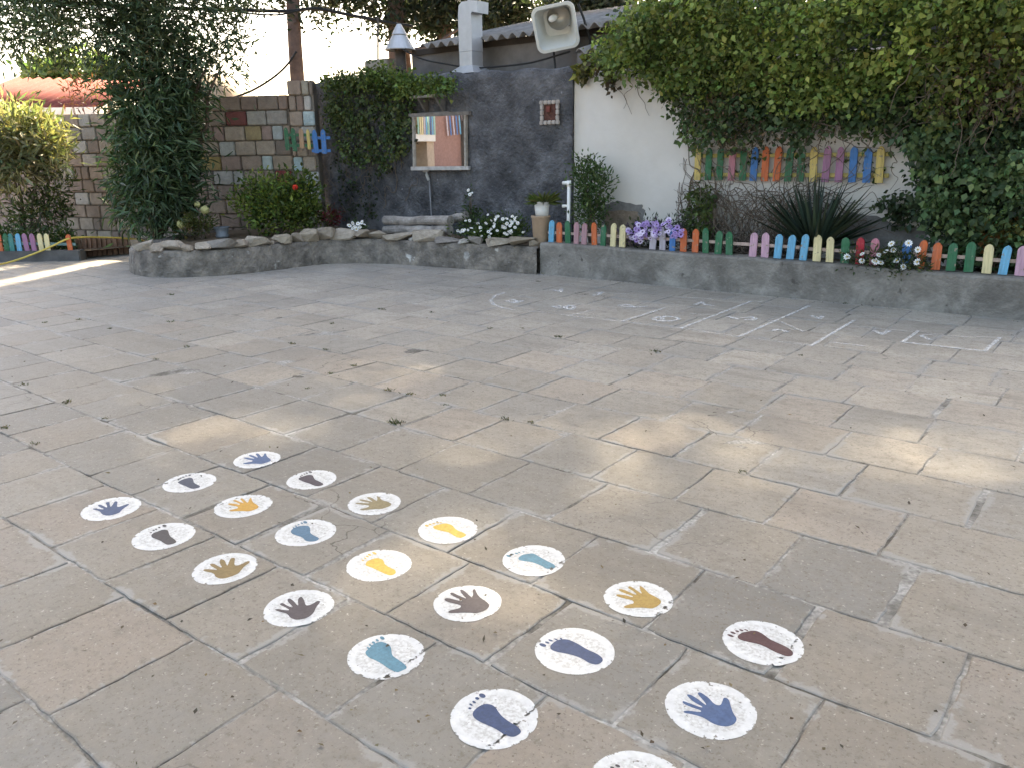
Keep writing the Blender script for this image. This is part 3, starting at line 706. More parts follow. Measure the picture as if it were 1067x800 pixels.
m = MB(); c2_ = c + FW * 3.2; m.box((c2_.x, c2_.y, (c.z - .15) / 2), ((p0 - p1).length - .3, 6, c.z - .15), math.atan2(X.y, X.x)); m.build('wall', pmat('pale_house_wall', (.5, .45, .38), .1, 4), hz)
tk = at_d(228, 101, 18); m = MB(); r_ = .72
pts = [at_d(196, 102, 18), at_d(240, 102, 18)]; ax = (pts[1] - pts[0]).normalized(); v = []; f = []
for i, (t, s_) in enumerate(((-.2, .98), (0, 1), (.5, 1), (.9, 1), (1.0, .97), (1.12, .85), (1.22, .6), (1.28, .3), (1.3, .02))):
    c = pts[0].lerp(pts[1], t); c.z = tk.z - .30
    for q in range(20):
        a = 2 * math.pi * q / 20; v.append(c + (FW * math.cos(a) + Vector((0, 0, 1)) * math.sin(a)) * r_ * s_)
for i in range(8):
    for q in range(20): f.append((i * 20 + q, i * 20 + (q + 1) % 20, (i + 1) * 20 + (q + 1) % 20, (i + 1) * 20 + q))
f.append(tuple(range(20)))
m.add(v, f); m.box((tk.x, tk.y, (tk.z - .9) / 2), (2.4, 1.2, tk.z - .9), YAW)
tag(m.build('water_tank', pmat('beige_tank', (.44, .35, .26), .15, 3, .7, .1), smooth=True), 'beige round ended tank showing over the block wall by the oleander', 'tank')

# the brick house left of the yard, seen in the mirror
MY = BY - .11
mpt = at_y(458, 148, MY); mn = Vector((math.sin(R(7)), -math.cos(R(7)), 0))
def at_m(px, py): d = ray(px, py); return O + d * ((mpt - O).dot(mn) / d.dot(mn))
def mirror_hit(px, py, X_=-17.5):
    p = at_m(px, py); d = ray(px, py); d = d - mn * 2 * d.dot(mn); t = (X_ - p.x) / d.x; return p + d * t
def mx(px, py): q = mirror_hit(390 + px / 8, 90 + py / 8); return q.y, q.z
bh = empty('brick_house', (-18.5, -1, 0), 'pink brick house left of the yard, seen in the mirror', 'house')
pinkb = pmat('pink_brick', (.31, .185, .155), .2, 10, .9, .3, 40, c2=(.26, .15, .125), c2scale=4)
ya, _ = mx(722, 480); yb, _ = mx(497, 480); yc, _ = mx(438, 480)
m = MB(); print('mirror house y', ya, yb, yc); m.box((-18.0, (ya + yb) / 2, 1.9), (1.0, abs(ya - yb), 3.8)); m.build('brick_wall', pinkb, bh)
yd, _ = mx(330, 480)
m = MB(); m.box((-17.95, (yb + yc) / 2, 1.9), (.9, abs(yb - yc) - .006, 3.8)); m.build('pilaster', pmat('tan_stone', (.45, .35, .26), .2, 8), bh)
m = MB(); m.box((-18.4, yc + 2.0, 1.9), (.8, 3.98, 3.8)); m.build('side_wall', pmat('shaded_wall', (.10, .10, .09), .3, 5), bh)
yL, zt = mx(335, 400); yR, zb = mx(500, 462)
m = MB(); m.box((-17.6, (yb + yL) / 2 + .6, (zt + zb) / 2), (.35, abs(yL - yb) + 1.2, abs(zt - zb))); m.build('balcony_slab', pmat('white_stone', (.75, .72, .66), .08, 4), bh)
m = MB()
_, z1 = mx(450, 262); _, z0_ = mx(450, 395)
cols = ['pale_green', 'sky_blue', 'navy_paint', 'pale_green', 'sky_blue', 'white_lilac', 'cream', 'cream']
COLS = dict(orange=(.58, .13, .035), green=(.022, .14, .06), sky_blue=(.13, .40, .60), blue=(.045, .18, .46), mauve=(.34, .155, .27), pink=(.50, .19, .24), cream=(.70, .60, .33),
            white_lilac=(.50, .45, .50), red=(.42, .02, .035), yellow=(.62, .47, .15), navy_paint=(.05, .10, .25), pale_green=(.30, .52, .42), teal=(.04, .22, .20), dusty_pink=(.40, .22, .24), lilac_pink=(.55, .33, .42), brown_tan=(.42, .26, .15))
def paint(c):
    return pmat('paint_' + c, COLS[c], .30, 14, .6, .15, 60, c2=tuple(min(1, q * .6 + .10) for q in COLS[c]), c2amt=.45, c2scale=9, spec=.3, speck=((.30, .25, .19), 26, .63), grain=(5, 5, .5))
PK = [(-.5, 0), (.5, 0), (.5, .84), (.42, .91), (.22, .975), (0, 1), (-.22, .975), (-.42, .91), (-.5, .84)]
def picket(c, wd, h, rail_dir, parent, colour, label=None, lean=0.0, th=.018, nm='picket', nrm_=None):
    X = rail_dir.normalized(); Nn = nrm_ or Vector((X.y, -X.x, 0)); Z = Vector((0, 0, 1))
    Zl = (Z + X * lean).normalized()
    m = MB(); m.prism([(a * wd, b * h) for a, b in PK], c, X, Zl, Nn, th)
    o = m.build(nm, paint(colour), parent)
    if label: o['label'] = label
    return o
for i in range(9):
    y = yb + .08 + i * .145
    picket(Vector((-17.40, y, z0_ - .05)), .085, z1 - z0_ + .5, Vector((0, 1, 0)), bh, cols[i % 8], nm='balcony_picket', nrm_=Vector((1, 0, 0)))
for i in range(6):
    ya_, zz = mx(600 + i * 26, 415 - i * 3)
    picket(Vector((-17.42, ya_, zz)), .085, .75, Vector((0, 1, 0)), bh, ['white_lilac', 'blue', 'white_lilac', 'blue', 'sky_blue', 'white_lilac'][i], lean=.12, nm='balcony_picket', nrm_=Vector((1, 0, 0)))
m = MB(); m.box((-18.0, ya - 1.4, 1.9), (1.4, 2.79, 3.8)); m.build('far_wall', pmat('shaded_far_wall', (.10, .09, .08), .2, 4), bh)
m = MB(); m.box((-18.3, -1, 3.9), (3.0, 9, .18)); m.build('roof', asb_m, bh)

# mirror on the dark wall
mc = mpt
mir = empty('mirror', (mc.x, MY + .02, mc.z), 'square framed mirror on the dark wall reflecting a pink house', 'mirror')
fw_m = pmat('pale_worn_frame', (.40, .36, .31), .35, 14, .9, .4, 40, c2=(.2, .18, .16), c2scale=10)
tl, tr, br, bl = [at_m(a, b) for a, b in ((431, 122), (485, 120), (485.5, 175.5), (432, 176))]
v = [tl, tr, br, bl] + [p + Vector((0, .02, 0)) for p in (tl, tr, br, bl)]
gm = bpy.data.materials.new('mirror_glass'); gm.use_nodes = True; q = gm.node_tree.nodes['Principled BSDF']
q.inputs['Metallic'].default_value = 1; q.inputs['Roughness'].default_value = .012
nz_ = gm.node_tree.nodes.new('ShaderNodeTexNoise'); nz_.inputs['Scale'].default_value = 6
rp_ = gm.node_tree.nodes.new('ShaderNodeMapRange'); rp_.inputs['To Min'].default_value = .80; rp_.inputs['To Max'].default_value = .9
gm.node_tree.links.new(nz_.outputs['Fac'], rp_.inputs['Value']); gm.node_tree.links.new(rp_.outputs[0], q.inputs['Base Color'])
mesh('glass', v, [(3, 2, 1, 0), (4, 5, 6, 7), (0, 1, 5, 4), (1, 2, 6, 5), (2, 3, 7, 6), (3, 0, 4, 7)], gm, mir)
m = MB()
def bar(a, b, w_, ex=0.0):
    a, b = Vector(a), Vector(b); X = (b - a).normalized(); a -= X * ex; b += X * ex
    Yv = Vector((0, 1, 0)); Z = X.cross(Yv).normalized(); m.box((a + b) / 2 + Vector((0, .005, 0)), ((b - a).length, .05, w_), ax=(X, Yv, Z), bev=.005)
bar(tl, bl, .045); m.build('frame_side', fw_m, mir); m = MB(); bar(tr, br, .04); m.build('frame_side', fw_m, mir)
m = MB(); bar(bl, br, .055, .06); m.build('sill', pmat('pale_sill', (.44, .42, .40), .3, 12), mir)
m = MB(); bar(tl + Vector((0, 0, .02)), tr + Vector((0, 0, .02)), .05, .08); m.build('head', pmat('grey_head_bar', (.2, .18, .165), .4, 12), mir)
# little ledge over the mirror
lp = at_y(447, 101, BY - .12); lg = empty('wall_ledge', (lp.x, BY, lp.z), 'small pale ledge with brackets above the mirror', 'ledge')
m = MB(); m.box((lp.x - .02, BY - .12, lp.z), (.52, .24, .035), bev=.006); m.build('shelf', pmat('weathered_board', (.33, .31, .28), .3, 10), lg)
brk = pmat('old_metal', (.16, .15, .14), .3, 10)
for dx, dz in ((-.14, 0), (.20, 0)):
    m = MB(); m.prism([(0, 0), (-.2, 0), (0, -.24)], (lp.x + dx, BY - .01, lp.z - .02), Vector((0, 1, 0)), Vector((0, 0, 1)), Vector((1, 0, 0)), .035); m.build('bracket', brk, lg)
m = MB(); m.box((lp.x + .05, BY - .05, lp.z - .235), (.62, .08, .05), bev=.006); m.build('lower_board', brk, lg)
# water pipe below the mirror
wp = at_y(445, 181, BY - .05); wpipe = empty('water_pipe', (wp.x, BY, .3), 'thin grey pipe with a small pale tap on the dark wall under the mirror', 'pipe')
m = MB(); lo_ = at_y(450, 226, BY - .05); m.tube([(lo_.x, BY - .05, .28), (wp.x + .04, BY - .05, wp.z - .09)], .012, 6); m.build('pipe', pmat('grey_pipe', (.23, .23, .24), .2, 9), wpipe, smooth=True)
m = MB(); m.tube([wp + Vector((.03, 0, -.10)), wp + Vector((-.005, -.01, -.01))], .022, 8); m.tube([wp + Vector((-.055, -.02, .03)), wp + Vector((.05, -.02, .035))], .016, 6); m.tube([wp + Vector((0, -.01, -.01)), wp + Vector((.005, -.02, .04))], .014, 6)
m.build('tap', pmat('pale_tap', (.45, .46, .46), .2, 9, .5), wpipe)

# ================================================================== PICKET FENCES
RAIL = pmat('rail_wood', (.40, .31, .25), .3, 14, .8, .2, 50, c2=(.50, .36, .33), c2scale=4)
def label_for(c): return {'sky_blue': 'light blue picket', 'mauve': 'mauve picket', 'white_lilac': 'whitish lilac picket', 'lilac_pink': 'lilac pink picket', 'dusty_pink': 'dusty pink picket', 'navy_paint': 'navy picket', 'brown_tan': 'brownish tan picket'}.get(c, c + ' picket')
FY = 8.36
fen = empty('picket_fence', (-2.5, FY, .37), 'long low rainbow picket fence standing on the concrete kerb wall', 'fence')
LOW = [(574.3, 'sky_blue'), (582.7, 'orange'), (591.7, 'green'), (600.6, 'dusty_pink'), (608.7, 'dusty_pink'), (619.3, 'orange'), (628.2, 'green'), (638.8, 'cream'), (648.5, 'cream'),
       (680.2, 'white_lilac'), (690.4, 'white_lilac'), (700.8, 'blue'), (712.5, 'orange'), (724.4, 'orange'), (735.6, 'green'), (748.4, 'green'), (760.4, 'green'), (785, 'lilac_pink'), (797.5, 'lilac_pink'),
       (811, 'sky_blue'), (824, 'sky_blue'), (838, 'sky_blue'), (852.4, 'cream'), (866, 'cream'), (882, 'green'), (897, 'red'), (912, 'pink'), (945.6, 'blue'), (961, 'orange'), (977.6, 'orange'),
       (994, 'green'), (1012.5, 'green'), (1032, 'cream'), (1049, 'sky_blue'), (1067, 'lilac_pink'), (1085, 'lilac_pink'), (1104, 'orange'), (1124, 'green')]
fr_ = random.Random(5); lx = None
for px, c in LOW:
    p = at_y(px, 256, FY); zt = kerb_h(p.x) + .006
    dp = (Vector((p.x, FY, zt)) - O).dot(FW)
    picket(Vector((p.x, FY + fr_.uniform(-.006, .006), zt)), .074 * fr_.uniform(.93, 1.06), .262 * fr_.uniform(.95, 1.05), Vector((1, 0, 0)), fen, c, label_for(c), fr_.uniform(-.055, .055), nrm_=Vector((0, -1, 0)))
xa, xb = at_y(570, 256, FY).x, at_y(1130, 256, FY).x
m = MB(); k = 7
for i in range(k):
    a = xa + (xb - xa) * i / k + .004; b = xa + (xb - xa) * (i + 1) / k - .004
    m.box(((a + b) / 2, FY + .022, kerb_h(a) + .125 + fr_.uniform(-.008, .008)), (b - a, .018, .032))
m.build('rail', RAIL, fen)
# fence hung on the white wall
UY = WY - .07
fu = empty('picket_fence', (-3.3, UY, 1.1), 'rainbow picket panel hung on the white wall under the climber', 'fence')
UP = [(728, 'yellow'), (739, 'green'), (750.6, 'green'), (763, 'pink'), (775, 'green'), (786, 'blue'), (798, 'orange'), (810, 'orange'), (822, 'green'), (835, 'green'), (848.5, 'yellow'), (861, 'mauve'), (875, 'mauve'), (889, 'blue'), (904, 'blue'), (917, 'yellow')]
for i, (px, c) in enumerate(UP):
    yb_ = 188 + 3 * (px - 728) / 190; yt_ = 154.5 - 1.5 * (px - 728) / 190
    b_ = at_y(px - 1.5, yb_, UY); t_ = at_y(px + 1, yt_, UY)
    picket(b_, .076, (t_ - b_).length * fr_.uniform(.96, 1.05), Vector((1, 0, 0)), fu, c, label_for(c), (t_.x - b_.x) / (t_.z - b_.z) + fr_.uniform(-.04, .04), nrm_=Vector((0, -1, 0)))
xa, xb = at_y(726, 170, UY).x, at_y(927, 170, UY).x
for z in (1.20, 1.41):
    m = MB(); m.box(((xa + xb) / 2, UY + .024, z), (xb - xa, .022, .042)); m.build('rail', pmat('yellow_rail', (.42, .34, .12), .3, 12), fu)
# little fence at the far left
fl_d = 12.35; lf = empty('picket_fence', at_d(35, 262, fl_d), 'short rainbow picket fence under the sunlit bush at the left edge', 'fence')
for px, c in ((-13, 'cream'), (1.4, 'orange'), (8, 'green'), (13.5, 'teal'), (21, 'sky_blue'), (29, 'mauve'), (36.5, 'mauve'), (44, 'cream'), (50.8, 'cream'), (74, 'orange')):
    b_ = at_d(px, 263, fl_d); t_ = at_d(px, 243.5 if px < 70 else 244.5, fl_d)
    picket(b_, .072, t_.z - b_.z, RT, lf, c, label_for(c), fr_.uniform(-.05, .05), nrm_=-FW)
m = MB(); a = at_d(-20, 254, fl_d); b = at_d(78, 255, fl_d); X = (b - a).normalized(); m.box((a + b) / 2 + FW * .022, ((b - a).length, .018, .04), ax=(X, X.cross(Vector((0, 0, 1))) * -1, Vector((0, 0, 1)))); m.build('rail', pmat('teal_rail', (.15, .25, .25), .3, 12), lf)
a = at_d(-260, 271.5, 12.27); b = at_d(84, 271.5, 12.27); a.z = b.z = 0; X = (b - a).normalized(); hh = at_d(30, 262, 12.3).z
m = MB(); m.box((a + b) / 2 + FW * .1 + Vector((0, 0, hh / 2 - .02)), ((b - a).length, .2, hh + .04), ax=(X, Vector((-X.y, X.x, 0)), Vector((0, 0, 1))), bev=.015)
tag(m.build('bed_kerb', pmat('dark_kerb', (.11, .105, .10), .3, 6)), 'low dark kerb under the short picket fence at the left', 'kerb')
structure(mesh('left_bed_soil', [tuple(at_d(a, 262, b).xy) + (hh - .03,) for a, b in ((-260, 12.4), (84, 12.4), (140, 13.0), (185, 14.1), (-330, 20.0))], [(0, 1, 2, 3, 4)], soil_m))
# palisade of short brown boards
pal = empty('log_palisade', at_d(105, 268, 12.75), 'row of short leaning brown boards edging the left bed', 'edging')
for i, px in enumerate((83, 88, 93, 98.5, 103.5, 108.5, 114.5, 120.5, 126.5, 131.5)):
    b_ = at_d(px + 1, 269, 12.75 + i * .04); t_ = at_d(px - fr_.uniform(0, 2.5), 248 + fr_.uniform(-1.5, 2), 12.75 + i * .04); b_.z = -.02
    m = MB(); m.prism([(-.032, 0), (.032, 0), (.03, .97), (0, 1.0), (-.03, .97)] if False else [(-.034, 0), (.034, 0), (.034, t_.z - .01), (0, t_.z + .02), (-.034, t_.z - .012)], b_, RT, (t_ - b_).normalized(), -FW, .03)
    m.build('board', pmat('brown_board', (.21, .125, .085), .5, 11, .9, .3), pal)
# bits of picket fence hung on the pillar
pd = 13.45; pf = empty('fence_fragment', at_d(318, 160, pd), 'small picket panel of green, tan and blue boards hung on the pillar', 'fence')
for px, y0_, y1_, c, wd in ((300, 157, 133, 'green', .06), (307.6, 158, 133.5, 'green', .07), (315, 155, 134, 'brown_tan', .07), (322.5, 156, 135, 'yellow', .05), (330, 160, 135.5, 'blue', .075), (338.3, 160.5, 135, 'blue', .075)):
    b_ = at_d(px, y0_, pd); t_ = at_d(px, y1_, pd); picket(b_, wd, t_.z - b_.z, RT, pf, c, label_for(c), fr_.uniform(-.04, .02), nrm_=-FW)
for (xa_, xb_, y, c) in ((297, 326, 141, 'green'), (297, 326, 152, 'green'), (325, 344, 144, 'blue'), (325, 344.5, 157.5, 'blue')):
    a, b = at_d(xa_, y, pd + .02), at_d(xb_, y, pd + .02); X = (b - a).normalized(); m = MB(); m.box((a + b) / 2, ((b - a).length, .016, .045), ax=(X, FW, Vector((0, 0, 1)))); m.build('rail', paint(c), pf)

# ================================================================== STONES, LOGS, POTS
def rim_at(px, d_in, z):
    best = min(zip(rim[18:], rim_in[18:]), key=lambda ab: abs(px_of(ab[0].lerp(ab[1], d_in) + Vector((0, 0, z)))[0] - px)); return best[0].lerp(best[1], d_in)
def rim_pt(px, d_in, z):
    P = [a.lerp(b, d_in) + Vector((0, 0, z)) for a, b in zip(rim, rim_in)]; X = [px_of(p)[0] for p in P]
    cand = [(i, X[i], X[i + 1]) for i in range(len(P) - 1) if (X[i] - px) * (X[i + 1] - px) <= 0 and X[i + 1] > X[i]]
    if not cand: i = min(range(len(P)), key=lambda q: abs(X[q] - px)); return P[i]
    i, a, b = cand[-1]; return P[i].lerp(P[i + 1], (px - a) / (b - a) if b != a else 0)
STON = [(133, 141, 240, 249, 0), (142, 160, 237.5, 249, 1), (160, 172, 242, 251.5, 0), (171, 192, 240, 251.5, 1), (192, 204, 244, 251.5, 0), (207, 220.5, 242.5, 252, 1), (220, 246, 241, 253, 2), (246, 258.5, 241.5, 251, 0), (259.5, 280, 238.5, 251, 1),
        (280.5, 286.5, 245.5, 251, 0), (286, 302.5, 239, 250, 3), (302, 315.5, 238.5, 249, 0), (314.5, 330.5, 235.5, 249, 3), (331, 349, 235.8, 249.5, 0), (345, 370.5, 237.5, 249.5, 1), (371, 386.5, 238.5, 249.5, 0), (385, 402, 240.5, 250.5, 1), (401, 432, 243.5, 252, 1),
        (426, 433, 249, 253.5, 4), (433, 460.5, 243.5, 256, 1), (455, 480, 246.5, 252.5, 2), (478, 489, 252, 258, 4), (489, 502.5, 248, 257, 2), (509, 534, 249, 258, 1), (532, 555.5, 250, 261, 3), (552, 561, 253, 262, 0)]
SCOL = [(.32, .265, .205), (.40, .34, .27), (.27, .24, .21), (.36, .30, .225), (.46, .43, .38)]
ORD = ['first', 'second', 'third', 'fourth', 'fifth', 'sixth', 'seventh', 'eighth', 'ninth', 'tenth', 'eleventh', 'twelfth', 'thirteenth', 'fourteenth', 'fifteenth', 'sixteenth', 'seventeenth', 'eighteenth', 'nineteenth', 'twentieth',
       'twenty-first', 'twenty-second', 'twenty-third', 'twenty-fourth', 'twenty-fifth', 'twenty-sixth']
def stone(name, c, dims, rz, col, seed):
    bm = bmesh.new(); r_ = random.Random(seed)
    for _ in range(15):
        d = Vector((r_.uniform(-1, 1), r_.uniform(-1, 1), r_.uniform(-1, 1))); d = d / max(abs(d.x), abs(d.y), abs(d.z)) * r_.uniform(.8, 1); bm.verts.new(d)
    h_ = bmesh.ops.convex_hull(bm, input=bm.verts[:])
    bmesh.ops.delete(bm, geom=list({g for g in h_['geom_interior'] + h_['geom_unused'] if isinstance(g, bmesh.types.BMVert)}), context='VERTS')
    bmesh.ops.bevel(bm, geom=bm.edges[:], offset=.07, segments=2, affect='EDGES', clamp_overlap=True)
    bmesh.ops.triangulate(bm, faces=bm.faces[:]); bmesh.ops.subdivide_edges(bm, edges=bm.edges[:], cuts=1)
    for q in bm.verts: q.co += Vector((r_.uniform(-1, 1), r_.uniform(-1, 1), r_.uniform(-1, 1))) * .025
    xs_ = [q.co.x for q in bm.verts]; ys_ = [q.co.y for q in bm.verts]; zs_ = [q.co.z for q in bm.verts]
    for q in bm.verts:
        q.co = Vector(((q.co.x - min(xs_)) / (max(xs_) - min(xs_)) - .5, (q.co.y - min(ys_)) / (max(ys_) - min(ys_)) - .5, (q.co.z - min(zs_)) / (max(zs_) - min(zs_))))
        q.co = Vector((q.co.x * dims[0], q.co.y * dims[1], q.co.z * dims[2]))
    me = bpy.data.meshes.new(name); bm.to_mesh(me); bm.free()
    o = link(name, me, pmat('rim_stone_%d' % col, SCOL[col], .35, 7, .93, .8, 28, c2=tuple(q * .55 for q in SCOL[col]), c2amt=.6, c2scale=9))
    o.location = c; o.rotation_euler = (r_.uniform(-.06, .06), r_.uniform(-.08, .08), rz); return o
for i, (x0, x1, y0, y1, c) in enumerate(STON):
    p = rim_pt((x0 + x1) / 2, .42, HP); dep = (p - O).dot(FW); k = dep / FPX
    h = max(.06, (y1 - y0) * k * 1.05 - .015); p.z = HP - .012
    o = stone('rim_stone', p, ((x1 - x0) * k * 1.22, .27 if x1 - x0 > 9 else .12, h), YAW, c, 40 + i)
    tag(o, '%s beige stone from the left on the curved planter rim' % ORD[i], 'stone', 'rough stones along the planter rim')
logm = pmat('grey_bark', (.34, .305, .275), .45, 8, .95, 1.0, 26, c2=(.17, .15, .13), c2amt=.7, c2scale=7)
logend = pmat('log_end', (.30, .24, .18), .3, 20, .95)
def log(p0, p1, r_, label, seed):
    rg = random.Random(seed); pts = [p0.lerp(p1, t) + Vector((0, 0, rg.uniform(-.008, .008))) for t in np.linspace(0, 1, 8)]
    m = MB(); m.tube(pts, [r_ * rg.uniform(.9, 1.1) for _ in pts], 12); o = m.build('log', logm, None, smooth=False)
    m.m[-1] = m.m[-2] = 0
    return tag(o, label, 'log', 'grey logs lying on the planter')
LY = 8.36
a, b = at_y(401, 240, LY), at_y(469, 240.5, LY); log(a, b, .068, 'lower of two stacked grey logs behind the rim stones', 1)
a2, b2 = at_y(401.5, 231, LY + .02), at_y(469.5, 231, LY + .02); a2.z = a.z + .133; b2.z = b.z + .133; log(a2, b2, .066, 'upper of two stacked grey logs behind the rim stones', 2)
a3, b3 = at_y(463, 231, LY + .2), at_y(487, 224.5, LY + .25); log(a3, b3, .06, 'short darker log end poking out right of the stacked logs', 3)
m = MB(); m.tube([(a3.x - .1, LY + .22, .3), (a3.x, LY + .22, a3.z - .03)], .05, 8)

# terracotta block with white pot
tp = at_y(563.5, 250, 8.42); tcp = empty('tall_clay_pot', (tp.x, 8.42, .32), 'tall tan clay pot carrying the white bucket', 'pot')
zt = at_y(563.5, 225, 8.42).z; k = 10.1 / FPX
m = MB(); m.lathe((tp.x, 8.42, .30), [(.085, 0), (.092, .04), (.115, zt - .33), (.125, zt - .32), (.125, zt - .30), (.10, zt - .30), (.095, .1), (.0, .1)], 24)
m.build('pot_body', pmat('tan_clay', (.40, .28, .185), .2, 8, .85, .2, 30, c2=(.34, .26, .2), c2scale=5), tcp, smooth=True)
m = MB(); m.lathe((tp.x, 8.42, zt - .06), [(.095, 0), (.0, .005)], 20); m.build('pot_soil', soil_m, tcp)
z2 = at_y(566, 211, 8.42).z; bk = empty('white_bucket', (tp.x + .02, 8.42, zt), 'white plastic bucket with a grassy plant, on the tall clay pot', 'bucket')
m = MB(); H = z2 - zt; m.lathe((tp.x + .02, 8.42, zt - .004), [(0, 0), (.082, 0), (.09, H * .5), (.098, H), (.104, H), (.104, H + .012), (.094, H + .012), (.088, H * .6), (0, H * .6)], 24)
m.build('bucket_body', pmat('white_plastic', (.72, .72, .70), .05, 6, .45, .02), bk, smooth=True)
# white standpipe
wx = at_y(592, 240, 8.5).x; sp_ = empty('standpipe', (wx, 8.5, .32), 'white plastic standpipe with two stubs by the white wall corner', 'pipe')
pvc = pmat('white_pvc', (.78, .78, .76), .05, 6, .4, 0, spec=.5)
za, zb_ = at_y(592, 191, 8.5).z, at_y(592, 215, 8.5).z
m = MB(); m.tube([(wx, 8.5, .28), (wx + .01, 8.5, za)], .022, 10); m.build('pipe', pvc, sp_, smooth=True)
m = MB(); m.tube([(wx - .075, 8.49, za), (wx + .03, 8.5, za)], .022, 10); m.tube([(wx + .01, 8.5, za - .04), (wx + .01, 8.5, za + .028)], .028, 10); m.build('top_stub', pvc, sp_, smooth=True)
m = MB(); m.tube([(wx - .065, 8.49, zb_), (wx + .0, 8.5, zb_)], .017, 8); m.tube([(wx - .065, 8.49, zb_ - .02), (wx - .065, 8.49, zb_ + .015)], .02, 8); m.build('lower_stub', pvc, sp_, smooth=True)
# bowl by the oleander
bp_ = at_d(231, 240, 12.35); m = MB(); m.lathe((bp_.x, bp_.y, .31), [(0, 0), (.09, 0), (.10, .03), (.085, .06), (.11, .14), (.125, .155), (.11, .15), (.08, .06), (0, .05)], 24)
tag(m.build('stone_bowl', pmat('blue_grey_bowl', (.20, .22, .25), .2, 8, .6), smooth=True), 'blue grey bowl behind the rim stones below the block wall', 'bowl')

# ================================================================== PAINTED DISCS
def joint_near(x, y):
    i = next((k for k in range(len(ROWY) - 1) if ROWY[k] <= y < ROWY[k + 1]), 0)
    d = min(y - ROWY[i], ROWY[i + 1] - y)
    return min(d, min(abs(x - q) for q in JOINTS[i]))
def paint_mat(name, c, wear):
    m = bpy.data.materials.new(name); m.use_nodes = True; t = m.node_tree; N = t.nodes; Lk = t.links; b = N['Principled BSDF']; MATS[name] = m
    b.inputs['Roughness'].default_value = .55; b.inputs['Specular IOR Level'].default_value = .3
    tc = N.new('ShaderNodeTexCoord'); gm_ = N.new('ShaderNodeNewGeometry')
    def noise(s, d=5):
        q = N.new('ShaderNodeTexNoise'); q.inputs['Scale'].default_value = s; q.inputs['Detail'].default_value = d; q.inputs['Roughness'].default_value = .65; Lk.new(gm_.outputs['Position'], q.inputs['Vector']); return q.outputs['Fac']
    mr = N.new('ShaderNodeMapRange'); mr.inputs['From Min'].default_value = .3; mr.inputs['From Max'].default_value = .7; mr.inputs['To Min'].default_value = .86; mr.inputs['To Max'].default_value = 1.1; Lk.new(noise(35), mr.inputs['Value'])
    vm = N.new('ShaderNodeVectorMath'); vm.operation = 'SCALE'; vm.inputs[0].default_value = c; Lk.new(mr.outputs[0], vm.inputs['Scale'])
    # inner field of the disc is a thinner coat: the stone's grain greys it
    at = N.new('ShaderNodeAttribute'); at.attribute_name = 'thin'
    g_ = N.new('ShaderNodeMapRange'); g_.inputs['From Min'].default_value = .44; g_.inputs['From Max'].default_value = .60; Lk.new(noise(85, 6), g_.inputs['Value'])
    f1 = N.new('ShaderNodeMath'); f1.operation = 'MULTIPLY'; Lk.new(at.outputs['Fac'], f1.inputs[0]); Lk.new(g_.outputs[0], f1.inputs[1])
    f2 = N.new('ShaderNodeMath'); f2.operation = 'MULTIPLY'; f2.inputs[1].default_value = .75; Lk.new(f1.outputs[0], f2.inputs[0])
    mx_ = N.new('ShaderNodeMix'); mx_.data_type = 'RGBA'; Lk.new(f2.outputs[0], mx_.inputs['Factor']); Lk.new(vm.outputs[0], mx_.inputs['A']); mx_.inputs['B'].default_value = (c[0] * .62, c[1] * .60, c[2] * .57, 1)
    Lk.new(mx_.outputs['Result'], b.inputs['Base Color'])
    # flakes missing, more where the disc crosses a joint
    j_ = N.new('ShaderNodeAttribute'); j_.attribute_name = 'joint'
    s_ = N.new('ShaderNodeMath'); s_.operation = 'MULTIPLY_ADD'; Lk.new(j_.outputs['Fac'], s_.inputs[0]); s_.inputs[1].default_value = .19; Lk.new(noise(48, 6), s_.inputs[2])
    al = N.new('ShaderNodeMapRange'); al.inputs['From Min'].default_value = wear; al.inputs['From Max'].default_value = wear + .03; al.inputs['To Min'].default_value = 1; al.inputs['To Max'].default_value = 0; Lk.new(s_.outputs[0], al.inputs['Value'])
    Lk.new(al.outputs[0], b.inputs['Alpha'])
    bp = N.new('ShaderNodeBump'); bp.inputs['Strength'].default_value = .3; bp.inputs['Distance'].default_value = .003; Lk.new(noise(60), bp.inputs['Height']); Lk.new(bp.outputs[0], b.inputs['Normal'])
    return m
PC = dict(blue=(.075, .125, .25), navy=(.055, .085, .175), slate=(.075, .085, .12), plum=(.085, .07, .085), orange=(.58, .33, .07), charcoal=(.075, .068, .072), steel=(.10, .19, .285), ochre=(.27, .19, .085),
          purple=(.105, .088, .095), khaki=(.30, .245, .14), yellow=(.66, .46, .10), teal=(.115, .26, .345), maroon=(.105, .055, .06), gold=(.42, .28, .09))
white_paint = paint_mat('white_floor_paint', (.57, .572, .57), .645)
def print_mat(c): return MATS.get('print_' + c) or paint_mat('print_' + c, tuple(q * .82 for q in PC[c]), .70)
HAND = [(.0, -.19), (-.05, 0), (.0, .19), (.12, .27), (.25, .38), (.37, .54), (.45, .575), (.485, .53), (.44, .40), (.41, .28), (.48, .225), (.66, .285), (.83, .335), (.90, .315), (.89, .25), (.72, .175), (.575, .105), (.60, .08), (.80, .105), (.955, .115), (1.0, .07), (.965, .02), (.78, -.005), (.585, -.015), (.59, -.045),
        (.76, -.085), (.90, -.125), (.935, -.175), (.88, -.21), (.72, -.175), (.535, -.125), (.52, -.155), (.63, -.245), (.725, -.325), (.755, -.38), (.69, -.39), (.57, -.325), (.40, -.25), (.2, -.255)]
FOOT = [(.0, -.085), (-.035, 0), (.0, .085), (.09, .115), (.22, .095), (.36, .085), (.48, .115), (.60, .17), (.70, .175), (.775, .12), (.785, .0), (.75, -.11), (.67, -.185), (.55, -.195), (.42, -.155), (.28, -.13), (.12, -.12)]
